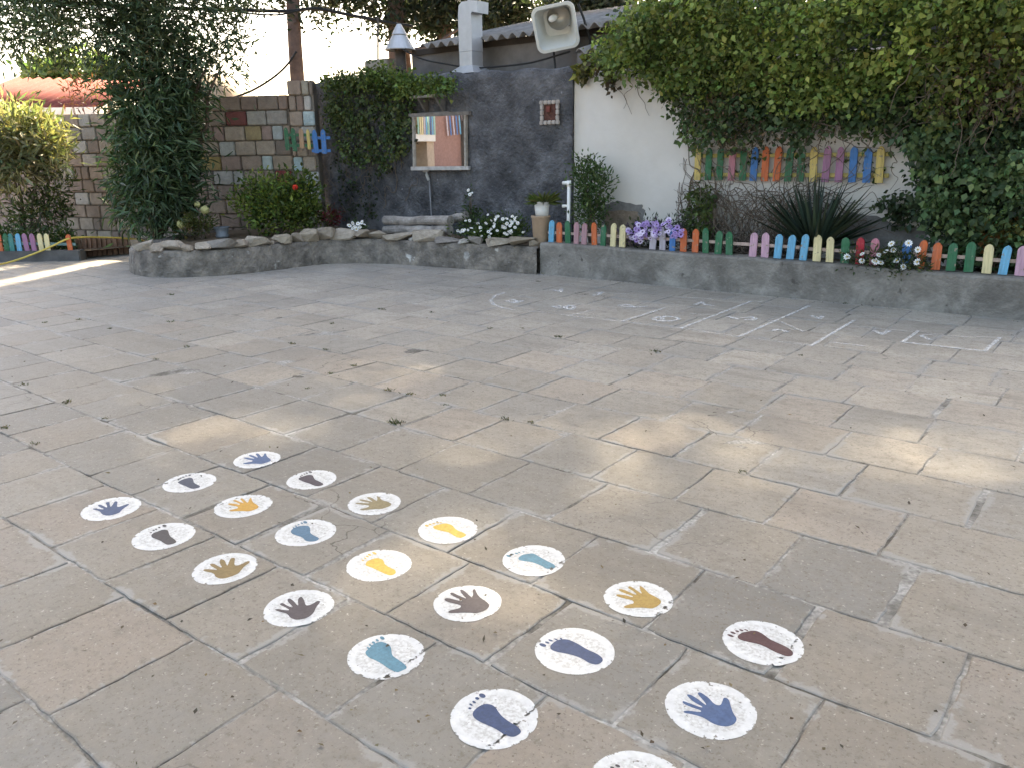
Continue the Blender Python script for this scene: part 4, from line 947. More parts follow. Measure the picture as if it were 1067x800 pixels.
TOES = [(.915, .175, .062, .034), (.905, .085, .044, .024), (.885, .01, .038, .022), (.855, -.06, .034, .020), (.81, -.125, .032, .020)]
def chaikin(P, it=2):
    for _ in range(it):
        P = [q for a, b in zip(P, P[1:] + P[:1]) for q in ((a[0] * .75 + b[0] * .25, a[1] * .75 + b[1] * .25), (a[0] * .25 + b[0] * .75, a[1] * .25 + b[1] * .75))]
    return P
LIFT = .0018
# x, y, radius factor, print, colour, side (+1: thumb / big toe towards the walls), label
DISC = [(267.8, 478.3, 'hand', 'blue', -1, 'white painted disc with a blue handprint, farthest from the camera'),
        (197.5, 502.1, 'foot', 'slate', 1, 'white painted disc with a slate footprint between the two far blue hands'),
        (324.8, 499.2, 'foot', 'plum', 1, 'white painted disc with a dark plum footprint, far end of the right row'),
        (115.8, 529.2, 'hand', 'navy', 1, 'white painted disc with a navy handprint, leftmost of all the discs'),
        (253.3, 526.5, 'hand', 'orange', -1, 'white painted disc with an orange yellow handprint'),
        (170.5, 558.0, 'foot', 'charcoal', 1, 'white painted disc with a charcoal footprint on the dark grey slab'),
        (318.6, 554.2, 'foot', 'steel', 1, 'white painted disc with a steel blue footprint above the ochre hand'),
        (234.6, 591.5, 'hand', 'ochre', 1, 'white painted disc with a brown ochre handprint in the left row'),
        (311.4, 632.4, 'hand', 'purple', 1, 'white painted disc with a purple grey handprint, nearest hand of the left row'),
        (390.1, 524.0, 'hand', 'khaki', -1, 'white painted disc with a pale khaki handprint'),
        (466.5, 551.3, 'foot', 'yellow', -1, 'white painted disc with a yellow footprint, farther of the two yellow feet'),
        (394.8, 588.1, 'foot', 'yellow', 1, 'white painted disc with a yellow footprint, nearer of the two yellow feet'),
        (556.2, 583.0, 'foot', 'teal', -1, 'white painted disc with a teal footprint right of the purple grey hand'),
        (487.1, 627.5, 'hand', 'purple', -1, 'white painted disc with a purple grey handprint in the middle of the group'),
        (402.3, 682.4, 'foot', 'teal', 1, 'white painted disc with a teal footprint crossed by a cracked joint'),
        (598.6, 677.0, 'foot', 'navy', -1, 'white painted disc with a slim navy footprint left of the blue hand'),
        (514.9, 746.7, 'foot', 'navy', 1, 'white painted disc with a broad navy footprint near the bottom edge'),
        (665.2, 622.9, 'hand', 'gold', -1, 'white painted disc with a golden brown handprint touching a joint'),
        (794.6, 668.5, 'foot', 'maroon', -1, 'white painted disc with a maroon footprint, heel worn away at a joint'),
        (740.3, 738.0, 'hand', 'blue', 1, 'white painted disc with a large blue handprint, nearest to the camera of the hands'),
        (664.9, 818.0, 'foot', 'charcoal', -1, 'white painted disc with charcoal toes, cut by the bottom edge of the picture')]
for i, (px, py, kind, c, side, lab) in enumerate(DISC):
    p = at_z(px, py, LIFT); rg = random.Random(100 + i)
    d = empty('painted_disc', (p.x, p.y, 0), lab, 'painted disc', 'white painted discs on the paving')
    rad = .1205 * rg.uniform(.97, 1.03); v = [(p.x, p.y, LIFT)]; f = []; th = [.6]; jn = [0]
    NR, NA = 16, 72
    ph = [rg.uniform(0, 6.28) for _ in range(4)]
    for r_ in range(1, NR + 1):
        for k in range(NA):
            a = 2 * math.pi * k / NA; rr_ = rad * r_ / NR * (1 + .012 * math.sin(2 * a + ph[0]) + .008 * math.sin(3 * a + ph[1]) + .004 * math.sin(7 * a + ph[2]) + .003 * math.sin(13 * a + ph[3]))
            x, y = p.x + rr_ * math.cos(a), p.y + rr_ * math.sin(a); jj = joint_near(x, y); q = max(0, 1 - jj / .012)
            v.append((x, y, LIFT - .0008 * min(1, max(0, (1 - jj / .010))))); th.append(1.0 if r_ / NR < .8 else 0.08); jn.append(max(q, {NR: .60, NR - 1: .12}.get(r_, 0)))
    for k in range(NA): f.append((0, 1 + k, 1 + (k + 1) % NA))
    for r_ in range(NR - 1):
        for k in range(NA):
            a_, b_ = 1 + r_ * NA, 1 + (r_ + 1) * NA; f.append((a_ + k, b_ + k, b_ + (k + 1) % NA, a_ + (k + 1) % NA))
    mesh('white_disc', v, f, white_paint, d, False, None, {'thin': np.array(th), 'joint': np.array(jn)})
    # print: x axis points along -X (away to the left), turned a little towards the walls
    ang = R(180 - (12 if side > 0 else 4) + rg.uniform(-5, 5)); ex = Vector((math.cos(ang), math.sin(ang), 0)); ey = Vector((-ex.y, ex.x, 0)) * (-side)
    if ey.y * side < 0: ey = -ey
    def pm(name, polys, s, ox, oy):
        vv, ff, jj = [], [], []
        for P in polys:
            b_ = len(vv)
            for (a, q) in P:
                w_ = p + ex * ((a - ox) * s) + ey * ((q - oy) * s); w_.z = LIFT + .0007; vv.append(w_); jj.append(max(0, 1 - joint_near(w_.x, w_.y) / .012))
            ff.append(tuple(range(b_, len(vv))))
        return mesh(name, vv, ff, print_mat(c), d, False, None, {'thin': np.full(len(vv), .55), 'joint': np.array(jj)})
    sx_, sy_ = rg.uniform(.93, 1.06), rg.uniform(.9, 1.1); sk = rg.uniform(-.08, .08)
    def vary(P, j_=.016): return [((a + rg.uniform(-j_, j_)) * sx_, (q + rg.uniform(-j_, j_)) * sy_ + sk * a) for a, q in P]
    if kind == 'hand': pm('handprint', [chaikin(vary(HAND), 2)], .158, .46, .05)
    else:
        s = .205; pm('footprint', [chaikin(vary(FOOT, .02), 2)], s, .46, 0.0)
        pm('toe_prints', [[(cx + rx * math.cos(t), cy + ry * math.sin(t)) for t in np.linspace(0, 2 * math.pi, 15)[:-1]] for cx, cy, rx, ry in [(a_ + rg.uniform(-.015, .015), b_ + rg.uniform(-.01, .01), c_ * rg.uniform(.75, 1.15), d_ * rg.uniform(.8, 1.15)) for a_, b_, c_, d_ in TOES]], s, .46, 0.0)

# ================================================================== CHALK HOPSCOTCH
ck = bpy.data.materials.new('worn_chalk'); ck.use_nodes = True; t = ck.node_tree; b = t.nodes['Principled BSDF']; b.inputs['Base Color'].default_value = (.78, .78, .77, 1); b.inputs['Roughness'].default_value = .95
gg = t.nodes.new('ShaderNodeNewGeometry'); nn_ = t.nodes.new('ShaderNodeTexNoise'); nn_.inputs['Scale'].default_value = 22; nn_.inputs['Detail'].default_value = 8; nn_.inputs['Roughness'].default_value = .75
t.links.new(gg.outputs['Position'], nn_.inputs['Vector']); mr_ = t.nodes.new('ShaderNodeMapRange'); mr_.inputs['From Min'].default_value = .36; mr_.inputs['From Max'].default_value = .60; mr_.inputs['To Min'].default_value = .72; mr_.inputs['To Max'].default_value = .2
t.links.new(nn_.outputs['Fac'], mr_.inputs['Value'])
fa_ = t.nodes.new('ShaderNodeAttribute'); fa_.attribute_name = 'coat'; ml_ = t.nodes.new('ShaderNodeMath'); ml_.operation = 'MULTIPLY'; t.links.new(mr_.outputs[0], ml_.inputs[0]); t.links.new(fa_.outputs['Fac'], ml_.inputs[1]); t.links.new(ml_.outputs[0], b.inputs['Alpha'])
hop = empty('hopscotch', at_z(760, 340, 0), 'faded white hopscotch grid with numbers along the kerb wall', 'hopscotch')
def strokes(name, lines, wd, coat=1.0):
    v, f, co = [], [], []
    for L_ in lines:
        P = [at_z(a, b, .0045) for a, b in L_]
        for a, b in zip(P[:-1], P[1:]):
            t_ = (b - a); 
            if t_.length < 1e-6: continue
            t_.normalize(); s_ = Vector((-t_.y, t_.x, 0)) * wd / 2; k = len(v); v += [a - t_ * wd * .3 - s_, a - t_ * wd * .3 + s_, b + t_ * wd * .3 + s_, b + t_ * wd * .3 - s_]; f.append((k, k + 3, k + 2, k + 1)); co += [coat] * 4
    for i in range(len(v)): v[i] = v[i] + Vector((0, 0, .0003 * (i // 4)*.02))
    return mesh(name, v, f, ck, hop, False, None, {'coat': np.array(co)})
strokes('cross_line', [[(710, 342), (783, 314)]], .03); strokes('cross_line', [[(770, 351), (843, 319)]], .03); strokes('cross_line', [[(845, 360.5), (890, 334)]], .03)
strokes('cross_line', [[(648, 335), (693, 321)]], .03, .8); strokes('cross_line', [[(594, 329), (618, 323)]], .03, .6); strokes('cross_line', [[(940.5, 356.5), (957, 345)]], .03); strokes('cross_line', [[(1026, 366), (1042, 352)]], .03)
strokes('end_arc', [[(526, 305), (516, 308.5), (511.5, 313), (514, 317.5), (524, 321), (536, 323)]], .04, .7)
strokes('side_line', [[(545, 323), (600, 330), (650, 335.5), (710, 342.5), (770, 351)]], .03, 0.48); strokes('side_line', [[(770, 351), (846, 360.5)]], .03, 0.34); strokes('side_line', [[(940, 356.5), (1026, 366)]], .035, 0.90); strokes('side_line', [[(868, 357), (900, 360.5)]], .03, 0.77)
strokes('side_line', [[(720, 327), (770, 331), (815, 336), (838, 346)]], .03, 0.42); strokes('side_line', [[(626, 305), (690, 309), (783, 314), (842, 320), (905, 325)]], .03, 0.37)
strokes('side_line', [[(962, 349), (1042, 352)]], .03, 0.42); strokes('side_line', [[(884, 340), (950, 346)]], .03, 0.34)
def A_(o, P, k): return [(o[0] + a / k, o[1] + b / k) for a, b in P]
z1_, z2_, z3_ = ((500, 290), 5.335), ((680, 300), 5.335), ((860, 310), 5.155)
def el(cx, cy, rx, ry, a0=0, a1=360, n=12): return [(cx + rx * math.cos(R(t)), cy + ry * math.sin(R(t))) for t in np.linspace(a0, a1, n)]
DG = [(z1_, [[(150, 126), (185, 120), (205, 128), (190, 137), (155, 129)], [(205, 128), (240, 128), (195, 138)]]),
      (z1_, [[(405, 158), (440, 154), (480, 160)], [(405, 158), (440, 166), (480, 164)], el(500, 163, 24, 11)]),
      (z1_, [[(775, 150), (830, 148), (860, 162), (925, 158)], [(778, 155), (838, 161), (870, 160)]]),
      (z2_, [el(75, 173, 70, 13), [(58, 161), (52, 174), (64, 186)]]), (z2_, [[(235, 95), (272, 80), (290, 94), (340, 100)]]),
      (z2_, [[(420, 160), (475, 175), (445, 168)], [(515, 168), (555, 164), (573, 171), (555, 180), (518, 178)]]), (z2_, [[(665, 240), (690, 232), (735, 240), (742, 247)]]),
      (z2_, [[(885, 155), (930, 172), (946, 155)]]), (z3_, [[(515, 205), (560, 226)]]), (z3_, [[(265, 180), (305, 199), (340, 180)]]), (z1_, [[(628, 96), (665, 90), (676, 78), (642, 84)]]), (z1_, [[(410, 66), (450, 76), (452, 60)]])]
for (zo, zk), L_ in DG: strokes('digit', [A_(zo, P, zk) for P in L_], .045, .8)

# ================================================================== HOSE, CABLES
hose_m = pmat('yellow_hose', (.62, .47, .10), .1, 9, .5, 0, spec=.4)
H1 = [at_z(-45, 282, .02), at_z(-10, 277.5, .03), at_d(12, 273, 12.0), at_d(35, 265, 12.2), at_d(55, 256.5, 12.28), at_d(70, 249.5, 12.33), at_d(84, 247.6, 12.5), at_d(104, 247.6, 12.75), at_d(128, 248.5, 13.0), at_d(150, 251, 13.4)]
m = MB(); m.tube(smooth_path(H1, 6), .014, 8); tag(m.build('garden_hose', hose_m, None, smooth=True), 'thin yellow garden hose draped over the little fence at the left', 'hose')
cab = pmat('black_cable', (.02, .02, .02), .1, 9, .6, 0)
def cable(pts, r_, label):
    m = MB(); m.tube(smooth_path(pts, 6), r_, 6); tag(m.build('power_cable', cab, None, smooth=True), label, 'cable', 'overhead cables')
cable([at_d(a, b, 12.5 + i * .3) for i, (a, b) in enumerate(((-80, -6), (0, -1), (50, 3), (110, 5), (169, 8.5), (240, 10.5), (300, 12), (330, 9.5), (369, 17), (405, 24), (430, 28)))], .030, 'thick black cable running past the left treetop to the pine trunk')
cable([at_d(a, b, 13.9) for a, b in ((170, 9), (230, 11), (259, 14.5), (287, 16), (306, 13), (318, 9))], .014, 'slack loop of black cable just left of the pale pine trunk')
cable([at_d(a, b, 15.8) for a, b in ((309, 54), (300, 67), (285, 81), (262, 95), (235, 105))], .02, 'thin cable sagging from the pine trunk to the block wall')
cable([at_y(a, b, 9.35) for a, b in ((420, 52), (440, 62), (467, 67.5), (490, 71), (516, 70), (545, 67), (564, 63), (594, 54))], .012, 'thin black cable looped across the grey shed wall')

# ================================================================== PLANTS
LF = leafmat('leaf'); LFg = leafmat('glossy_leaf', .35, .25); PT = leafmat('petal', .7, .3)
bark = pmat('brown_bark', (.12, .085, .06), .4, 9, .95, .8, 30, c2=(.06, .045, .035), c2scale=12)
twig = pmat('grey_twig', (.145, .115, .09), .35, 14, .95, .2)
# --- oleander tree in the round planter
ob = at_d(163, 244, 12.5); ob.z = .3
ole = empty('oleander_tree', ob, 'tall dark oleander tree growing in the round planter', 'tree')
OB = [blob(160, 215, 36, 24, 12.3), blob(161, 180, 38, 30, 12.4), blob(162, 140, 33, 30, 12.5), blob(165, 105, 38, 28, 12.6), blob(178, 65, 46, 34, 12.7), blob(232, 68, 20, 26, 12.7), blob(195, 20, 52, 40, 12.8), blob(130, 40, 62, 34, 12.7), blob(75, 22, 60, 26, 12.6), blob(25, 28, 46, 24, 12.5), blob(150, -25, 110, 38, 12.8),
      blob(228, 40, 20, 30, 12.7), blob(205, 75, 18, 16, 12.6), blob(100, 20, 50, 30, 12.7), blob(60, -30, 90, 30, 12.6), blob(8, 62, 14, 9, 12.5), blob(112, 64, 14, 14, 12.6)]
foliage('crown', ole, LFg, OB[:4], 7000, .20, .036, (.062, .102, .052), (.10, .145, .07), 31, .17, 30, up=.05, rnd=.9, droop=.25)
foliage('crown', ole, LFg, OB[4:], 19000, .14, .030, (.062, .096, .055), (.11, .15, .085), 32, .17, 26, up=.1, rnd=.9, droop=.2, inner=.25)
stems('trunk', ole, bark, [b[0] for b in OB[3:7]] + [at_d(120, 75, 12.6), at_d(145, 60, 12.6), at_d(215, 70, 12.6), at_d(100, 40, 12.7)], ob, .055, .014, 5, n=6, wob=.10)
# --- sunlit bush, left edge
bb_ = at_d(30, 258, 13.6); bb_.z = .1
bsh = empty('bush', bb_, 'yellow green sunlit bush against the left block wall', 'bush')
BB = [blob(8, 134, 40, 22, 13.5), blob(40, 150, 24, 18, 13.4), blob(8, 165, 34, 25, 13.4)]
foliage('leaves', bsh, LF, [blob(52, 195, 15, 30, 13.7), blob(40, 225, 22, 16, 13.6)], 1100, .13, .03, (.06, .085, .035), (.09, .11, .045), 42, .12, 22, up=.2)  # lower leaves: shade under the bush put into their darker green
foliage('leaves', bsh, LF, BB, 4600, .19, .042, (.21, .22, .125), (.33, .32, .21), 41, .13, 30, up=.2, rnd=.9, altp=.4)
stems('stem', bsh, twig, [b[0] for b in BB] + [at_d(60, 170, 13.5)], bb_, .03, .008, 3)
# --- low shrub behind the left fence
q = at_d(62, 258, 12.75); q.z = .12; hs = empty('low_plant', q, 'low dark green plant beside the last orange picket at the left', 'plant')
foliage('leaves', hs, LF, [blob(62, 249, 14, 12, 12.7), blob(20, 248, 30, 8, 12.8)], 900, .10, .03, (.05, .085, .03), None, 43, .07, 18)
# --- green shrub with a red flower
sb = at_y(290, 242, 8.9); sb = at_d(290, 242, 12.7); sb.z = .3
shb = empty('geranium_shrub', sb, 'bright green shrub with one red flower below the block pillar', 'shrub')
SB = [blob(275, 208, 24, 18, 12.5), blob(300, 212, 28, 20, 12.6), blob(322, 218, 16, 18, 12.7), blob(268, 198, 14, 10, 12.5), blob(310, 200, 20, 12, 12.6), blob(290, 228, 28, 14, 12.6)]
foliage('leaves', shb, LF, SB, 4600, .075, .04, (.14, .18, .04), (.07, .11, .03), 45, .10, 24, up=.5, altp=.45)
stems('stem', shb, twig, [b[0] for b in SB], sb, .016, .006, 4)
fc_ = at_d(307.5, 195.5, 12.2); m = MB(); r_ = random.Random(2)
for i in range(14):
    d = Vector((r_.uniform(-1, 1), r_.uniform(-1, 1), r_.uniform(-.4, 1))).normalized(); m.box(fc_ + d * .03, (.04, .03, .012), ax=(d.orthogonal().normalized(), d.cross(d.orthogonal()).normalized(), d))
m.build('flower', pmat('red_petals', (.55, .04, .02), .2, 20), shb)
# --- generic daisies
def daisy_mesh(r_, petal, heart, n=10):
    v, f, mi = [], [], []
    for k in range(n):
        a = 2 * math.pi * k / n; w_ = math.pi / n * .92
        b = len(v); v += [(.15 * r_ * math.cos(a), .15 * r_ * math.sin(a), 0), (r_ * .7 * math.cos(a - w_), r_ * .7 * math.sin(a - w_), .10 * r_), (r_ * math.cos(a), r_ * math.sin(a), .02 * r_), (r_ * .7 * math.cos(a + w_), r_ * .7 * math.sin(a + w_), .10 * r_)]
        f.append((b, b + 1, b + 2, b + 3)); mi.append(0)
    b = len(v)
    for k in range(8): a = 2 * math.pi * k / 8; v.append((.24 * r_ * math.cos(a), .24 * r_ * math.sin(a), .06 * r_))
    v.append((0, 0, .2 * r_))
    for k in range(8): f.append((b + k, b + (k + 1) % 8, b + 8)); mi.append(1)
    me = bpy.data.meshes.new('flower'); me.from_pydata(v, [], f); me.polygons.foreach_set('material_index', mi); me.materials.append(petal); me.materials.append(heart); return me
heart = pmat('yellow_heart', (.55, .38, .05), .2, 20)
def flowers(parent, me, pts, seed, face=None):
    r_ = random.Random(seed)
    for p in pts:
        o = bpy.data.objects.new('flower', me); COL.objects.link(o); o.parent = parent
        o.location = Vector(p) - parent.location
        d = (O - Vector(p)).normalized() * .7 + Vector((r_.uniform(-.6, .6), r_.uniform(-.6, .6), r_.uniform(.2, .9)))
        o.rotation_euler = d.to_track_quat('Z', 'Y').to_euler(); s = r_.uniform(.8, 1.2); o.scale = (s, s, s)
wpet = pmat('white_petals', (.80, .80, .78), .05, 20, .7); ppet = pmat('lilac_petals', (.38, .25, .56), .2, 25, .7, c2=(.50, .38, .66), c2scale=15)
# white daisy bush on the planter
q = at_y(512, 250, 8.45); q.z = .3; db = empty('daisy_bush', q, 'rounded bush of small white flowers behind the rim stones', 'flower bush')
def shell_pts(blobs_px, n, y, seed, off=0.0):
    r_ = random.Random(seed); out = []
    while len(out) < n:
        cx, cy, rx, ry = r_.choice(blobs_px); a = r_.uniform(0, 6.28); t = math.sqrt(r_.random()); px, py = cx + rx * t * math.cos(a), cy + ry * t * math.sin(a)
        out.append(at_y(px, py, y - .22 * math.sqrt(max(0, 1 - t * t)) + off))
    return out
foliage('leaves', db, LF, [blob_y(500, 241, 22, 10, 8.55, .2), blob_y(525, 239, 22, 12, 8.5, .2), blob_y(512, 247, 20, 7, 8.4, .15)], 2800, .055, .02, (.045, .08, .022), (.08, .12, .03), 47, .06, 22, up=.5)
flowers(db, daisy_mesh(.024, wpet, heart), shell_pts([(510, 235, 30, 9), (523, 230, 22, 8), (495, 241, 18, 7), (535, 238, 14, 8), (505, 240, 30, 8)], 62, 8.4, 3, -.06), 3)
# tall flower stalk
q = at_y(490, 240, 8.7); q.z = .3; ts = empty('tall_flower', q, 'tall thin plant with white flower heads against the dark wall', 'plant')
foliage('leaves', ts, LF, [blob_y(490, 214, 5, 14, 8.7, .06), blob_y(491, 228, 7, 10, 8.7, .08)], 260, .06, .02, (.05, .08, .03), None, 48, .03, 12, up=.4)
stems('stem', ts, twig, [at_y(490, 200, 8.7), at_y(488, 198, 8.7), at_y(492, 203, 8.7)], q, .008, .004, 6)
flowers(ts, daisy_mesh(.032, wpet, heart), [at_y(488, 198.5, 8.62), at_y(491, 202, 8.62), at_y(489.5, 203, 8.6), at_y(484, 225, 8.6)], 4)
# little white flower clump on the rim
q = at_y(371, 240, 8.25); q = at_d(371, 240, 11.7); q.z = .32; wc = empty('flower_clump', q, 'small clump of white flowers among the rim stones', 'flower')
foliage('leaves', wc, LF, [blob(371, 238, 9, 4, 11.7)], 160, .05, .02, (.05, .08, .03), None, 49, .03, 12)
flowers(wc, daisy_mesh(.034, wpet, heart), [at_d(a, b, 11.55) for a, b in ((364, 235.5), (367.5, 233), (370, 236.5), (373, 233.5), (377, 232), (375, 237), (371.5, 239), (368, 238), (379, 234))], 5)
# dark red leaves
q = at_y(348, 238, 8.75); q = at_d(346, 238, 12.5); q.z = .3; rl = empty('red_leaf_plant', q, 'small dark red leaved plant at the foot of the dark wall', 'plant')
foliage('leaves', rl, LF, [blob(345, 228, 10, 6, 12.6)], 260, .06, .03, (.10, .014, .018), (.06, .05, .02), 50, .05, 12)
# yellow headed plant by the bowl
q = at_d(210, 240, 12.2); q.z = .3; yp = empty('yellow_head_plant', q, 'small plant with round pale yellow heads beside the oleander', 'plant')
foliage('leaves', yp, LF, [blob(207, 233, 14, 9, 12.2), blob(196, 236, 12, 7, 12.1)], 520, .07, .025, (.085, .10, .03), (.12, .11, .035), 51, .05, 14)
def pom(px, py, r_, dep):
    c = at_d(px, py, dep); bm = bmesh.new(); bmesh.ops.create_icosphere(bm, subdivisions=3, radius=r_); rg = random.Random(int(px))
    for q_ in bm.verts: q_.co *= rg.uniform(.9, 1.08)
    me = bpy.data.meshes.new('flower_head'); bm.to_mesh(me); bm.free(); o = link('flower_head', me, pmat('pale_yellow_head', (.42, .40, .18), .25, 30, .9), yp); o.location = c - yp.location
pom(213.5, 219, .062, 12.15); pom(205.5, 213.5, .045, 12.2); pom(188.5, 234, .06, 12.0)
stems('stem', yp, twig, [at_d(213.5, 222, 12.15), at_d(205.5, 216, 12.2), at_d(188.5, 237, 12.0)], q, .008, .006, 6)
# grassy plant in the bucket
gb = at_y(566.5, 211, 8.42); gp_ = empty('spider_plant', (gb.x, gb.y, gb.z), 'grassy plant spilling out of the white bucket', 'plant')
rg = np.random.default_rng(5); n = 150; az = rg.random(n) * 6.283; P = np.repeat(np.array(gb)[None], n, 0) + np.c_[np.cos(az) * .05, np.sin(az) * .05, rg.random(n) * .02 - .02]
D = np.c_[np.cos(az), np.sin(az), rg.random(n) * 1.6 + .1]; v, f, c = blades(P, D, np.c_[np.zeros(n), np.zeros(n), np.ones(n)], .12 + .12 * rg.random(n), .016, tints(rg, np.arange(n), n, (.10, .14, .045), (.16, .18, .07)), .1, .5, .25)
big_mesh('leaves', v, f, c, LF, gp_)
# tall shrub by the standpipe
q = at_y(616, 240, 8.72); q.z = .3; t2 = empty('upright_shrub', q, 'narrow upright green shrub in front of the white wall corner', 'shrub')
TB = [blob_y(614, 222, 14, 18, 8.75), blob_y(617, 205, 14, 18, 8.75), blob_y(614, 187, 12, 14, 8.75), blob_y(608, 180, 7, 8, 8.75), blob_y(625, 195, 7, 10, 8.75), blob_y(612, 174, 9, 5, 8.75)]
foliage('leaves', t2, LF, TB, 2300, .06, .024, (.065, .105, .042), (.095, .14, .055), 53, .07, 18, up=.4)
stems('stem', t2, twig, [b[0] for b in TB], q, .014, .005, 7)
# purple daisies
q = at_y(682, 256, 8.55); q.z = .32; pd_ = empty('daisy_bush', q, 'mound of lilac purple daisies behind the cream pickets', 'flower bush')
foliage('leaves', pd_, LF, [blob_y(676, 247, 24, 11, 8.6, .16), blob_y(694, 245, 20, 10, 8.6, .16)], 1700, .055, .02, (.045, .06, .03), (.09, .045, .12), 54, .06, 18, up=.5)  # dark purple leaf colour stands in for shade inside the mound
ppale = pmat('pale_lilac_petals', (.72, .63, .80), .12, 25, .7)
flowers(pd_, daisy_mesh(.034, ppale, pmat('dark_heart', (.08, .03, .11), .2, 20)), shell_pts([(676, 240, 24, 9), (692, 237, 20, 9), (668, 245, 14, 8)], 34, 8.5, 18, -.05), 18)
flowers(pd_, daisy_mesh(.032, ppet, pmat('dark_heart', (.08, .03, .11), .2, 20)), shell_pts([(676, 240, 24, 9), (692, 237, 20, 9), (662, 242, 11, 8), (706, 243, 9, 7), (682, 234, 20, 5), (676, 247, 22, 6)], 58, 8.5, 8, -.04) + [at_y(a, b, 8.31) for a, b in ((661, 247), (673, 246.5), (668, 245), (663, 251), (657, 242))], 8)
# white daisies hanging over the kerb at the right
q = at_y(925, 276, 8.45); q.z = .33; wd_ = empty('daisy_clump', q, 'trailing white daisies in front of the red and pink pickets', 'flower')
foliage('leaves', wd_, LF, [blob_y(898, 272, 14, 5, 8.33, .06), blob_y(918, 272, 14, 6, 8.33, .06), blob_y(936, 272, 10, 11, 8.3, .07), blob_y(952, 277, 10, 5, 8.3, .07)], 1100, .05, .016, (.04, .065, .025), (.10, .10, .04), 55, .05, 16, up=.3)
flowers(wd_, daisy_mesh(.033, wpet, heart), [at_y(850 + a / 4.444, 130 + b / 4.444, 8.24) for a, b in ((145, 613), (215, 600), (213, 632), (292, 605), (280, 635), (300, 640), (350, 553), (360, 582), (376, 630), (405, 660), (326, 588), (430, 550), (473, 580), (470, 637), (270, 632))], 9)
# autumn coloured plant
q = at_y(1040, 276, 8.6); q.z = .32; au = empty('autumn_plant', q, 'small plant with orange and yellow green leaves behind the cream picket', 'plant')
foliage('leaves', au, LF, [blob_y(1032, 246, 9, 8, 8.6, .08), blob_y(1048, 241, 8, 8, 8.6, .08), blob_y(1040, 254, 10, 8, 8.6, .08)], 300, .07, .05, (.17, .085, .03), (.13, .13, .04), 56, .04, 10, altp=.45)
stems('stem', au, twig, [at_y(1032, 246, 8.6), at_y(1048, 241, 8.6)], q, .01, .006, 8)
# yucca
q = at_y(850, 250, 8.72); q.z = .34; yu = empty('yucca', q, 'dark spiky yucca under the wall fence', 'plant')
rg = np.random.default_rng(9); n = 95; az = rg.random(n) * 6.283; el_ = np.radians(14 + 70 * rg.random(n) ** .7); P = np.repeat(np.array(q)[None], n, 0) + np.c_[np.cos(az) * .05, np.sin(az) * .05, .06 + .1 * rg.random(n)]
D = np.c_[np.cos(az) * np.cos(el_), np.sin(az) * np.cos(el_) * .8, np.sin(el_)]
v, f, c = blades(P, D, np.c_[-np.cos(az) * np.sin(el_), -np.sin(az) * np.sin(el_), np.cos(el_)], .58 + .26 * rg.random(n), .045, tints(rg, np.arange(n), n, (.034, .054, .04), (.06, .082, .052)), .25, .35, .06)
big_mesh('leaves', v, f, c, LFg, yu)

# --- ivy on walls: leaves spread over outlines measured on the wall, hanging off it by a depth of their own
def inside(poly, x, y):
    r_ = np.zeros(len(x), bool); n = len(poly); j_ = n - 1
    for i in range(n):
        xi, yi = poly[i]; xj, yj = poly[j_]
        r_ ^= ((yi > y) != (yj > y)) & (x < (xj - xi) * (y - yi) / (yj - yi + 1e-12) + xi); j_ = i
    return r_
def climber(rng, poly, n, y, thick, L, W, base, alt, clump, per, altp=.3, lift=0.0, gap=None, upz=.0, flat=.7):
    P0 = np.array(poly); lo, hi = P0.min(0), P0.max(0); k = n // per; cx = []; 
    while len(cx) < k:
        a = lo + (hi - lo) * rng.random((k * 2, 2)); a = a[inside(poly, a[:, 0], a[:, 1])]
        if gap is not None:
            x, y_ = a[:, 0], a[:, 1]; nz = (np.sin(x / 17 + 2.1 * np.sin(y_ / 23)) + np.sin(y_ / 13 + 1.7 * np.sin(x / 29) + 1) + np.sin(x / 41 - y_ / 31 + 2)) / 3
            a = a[nz + rng.normal(size=len(a)) * .12 > gap]
        cx += a.tolist()
    cx = np.array(cx[:k]); C = np.empty((k, 3))
    tk_ = np.array([thick(a, b) for a, b in cx]) * (rng.random(k) ** .5) + lift
    for i in range(k): C[i] = at_y(cx[i, 0], cx[i, 1], y - tk_[i])
    ci = rng.integers(0, k, n); P = C[ci] + rng.normal(size=(n, 3)) * np.array([1, .8, 1]) * clump
    P[:, 1] = np.minimum(P[:, 1], y - .012)
    D = rng.normal(size=(n, 3)) * .7 + np.array([0, -.35, -.35 + upz]); Nn = rng.normal(size=(n, 3)) * flat + np.array([0, -.75, .55])
    col = tints(rng, ci, k, base, alt, altp=altp, cvar=.25)
    return blades(P, D, Nn, (q_ := .45 + 1.05 * rng.random(n) ** 1.3) * L, q_ * W, col, .12, .38, .1)
rng = np.random.default_rng(77)
iv = empty('climbing_vine', (-2.2, WY - .2, .4), 'big leafy climber hanging over the white wall', 'climber')
TOPP = [(616, 60), (625, 46), (634, 31), (652, 13), (674, -2), (690, -20), (720, -44), (1110, -60), (1110, 120), (1040, 95), (985, 110), (940, 100), (905, 118), (868, 112), (835, 120), (800, 112), (760, 118), (728, 108), (700, 104), (680, 86), (655, 74), (640, 76)]
MIDP = [(672, 84), (690, 96), (705, 125), (720, 152), (740, 151), (790, 144), (830, 147), (868, 124), (900, 140), (925, 149), (955, 148), (990, 160), (1110, 150), (1110, 70), (980, 90), (800, 90), (720, 80)]
RGT = [(952, 150), (962, 180), (958, 205), (966, 235), (975, 262), (1110, 285), (1110, 120), (1000, 130)]
def tk_top(a, b): return .35 + .45 * min(1, max(0, (90 - b) / 80))
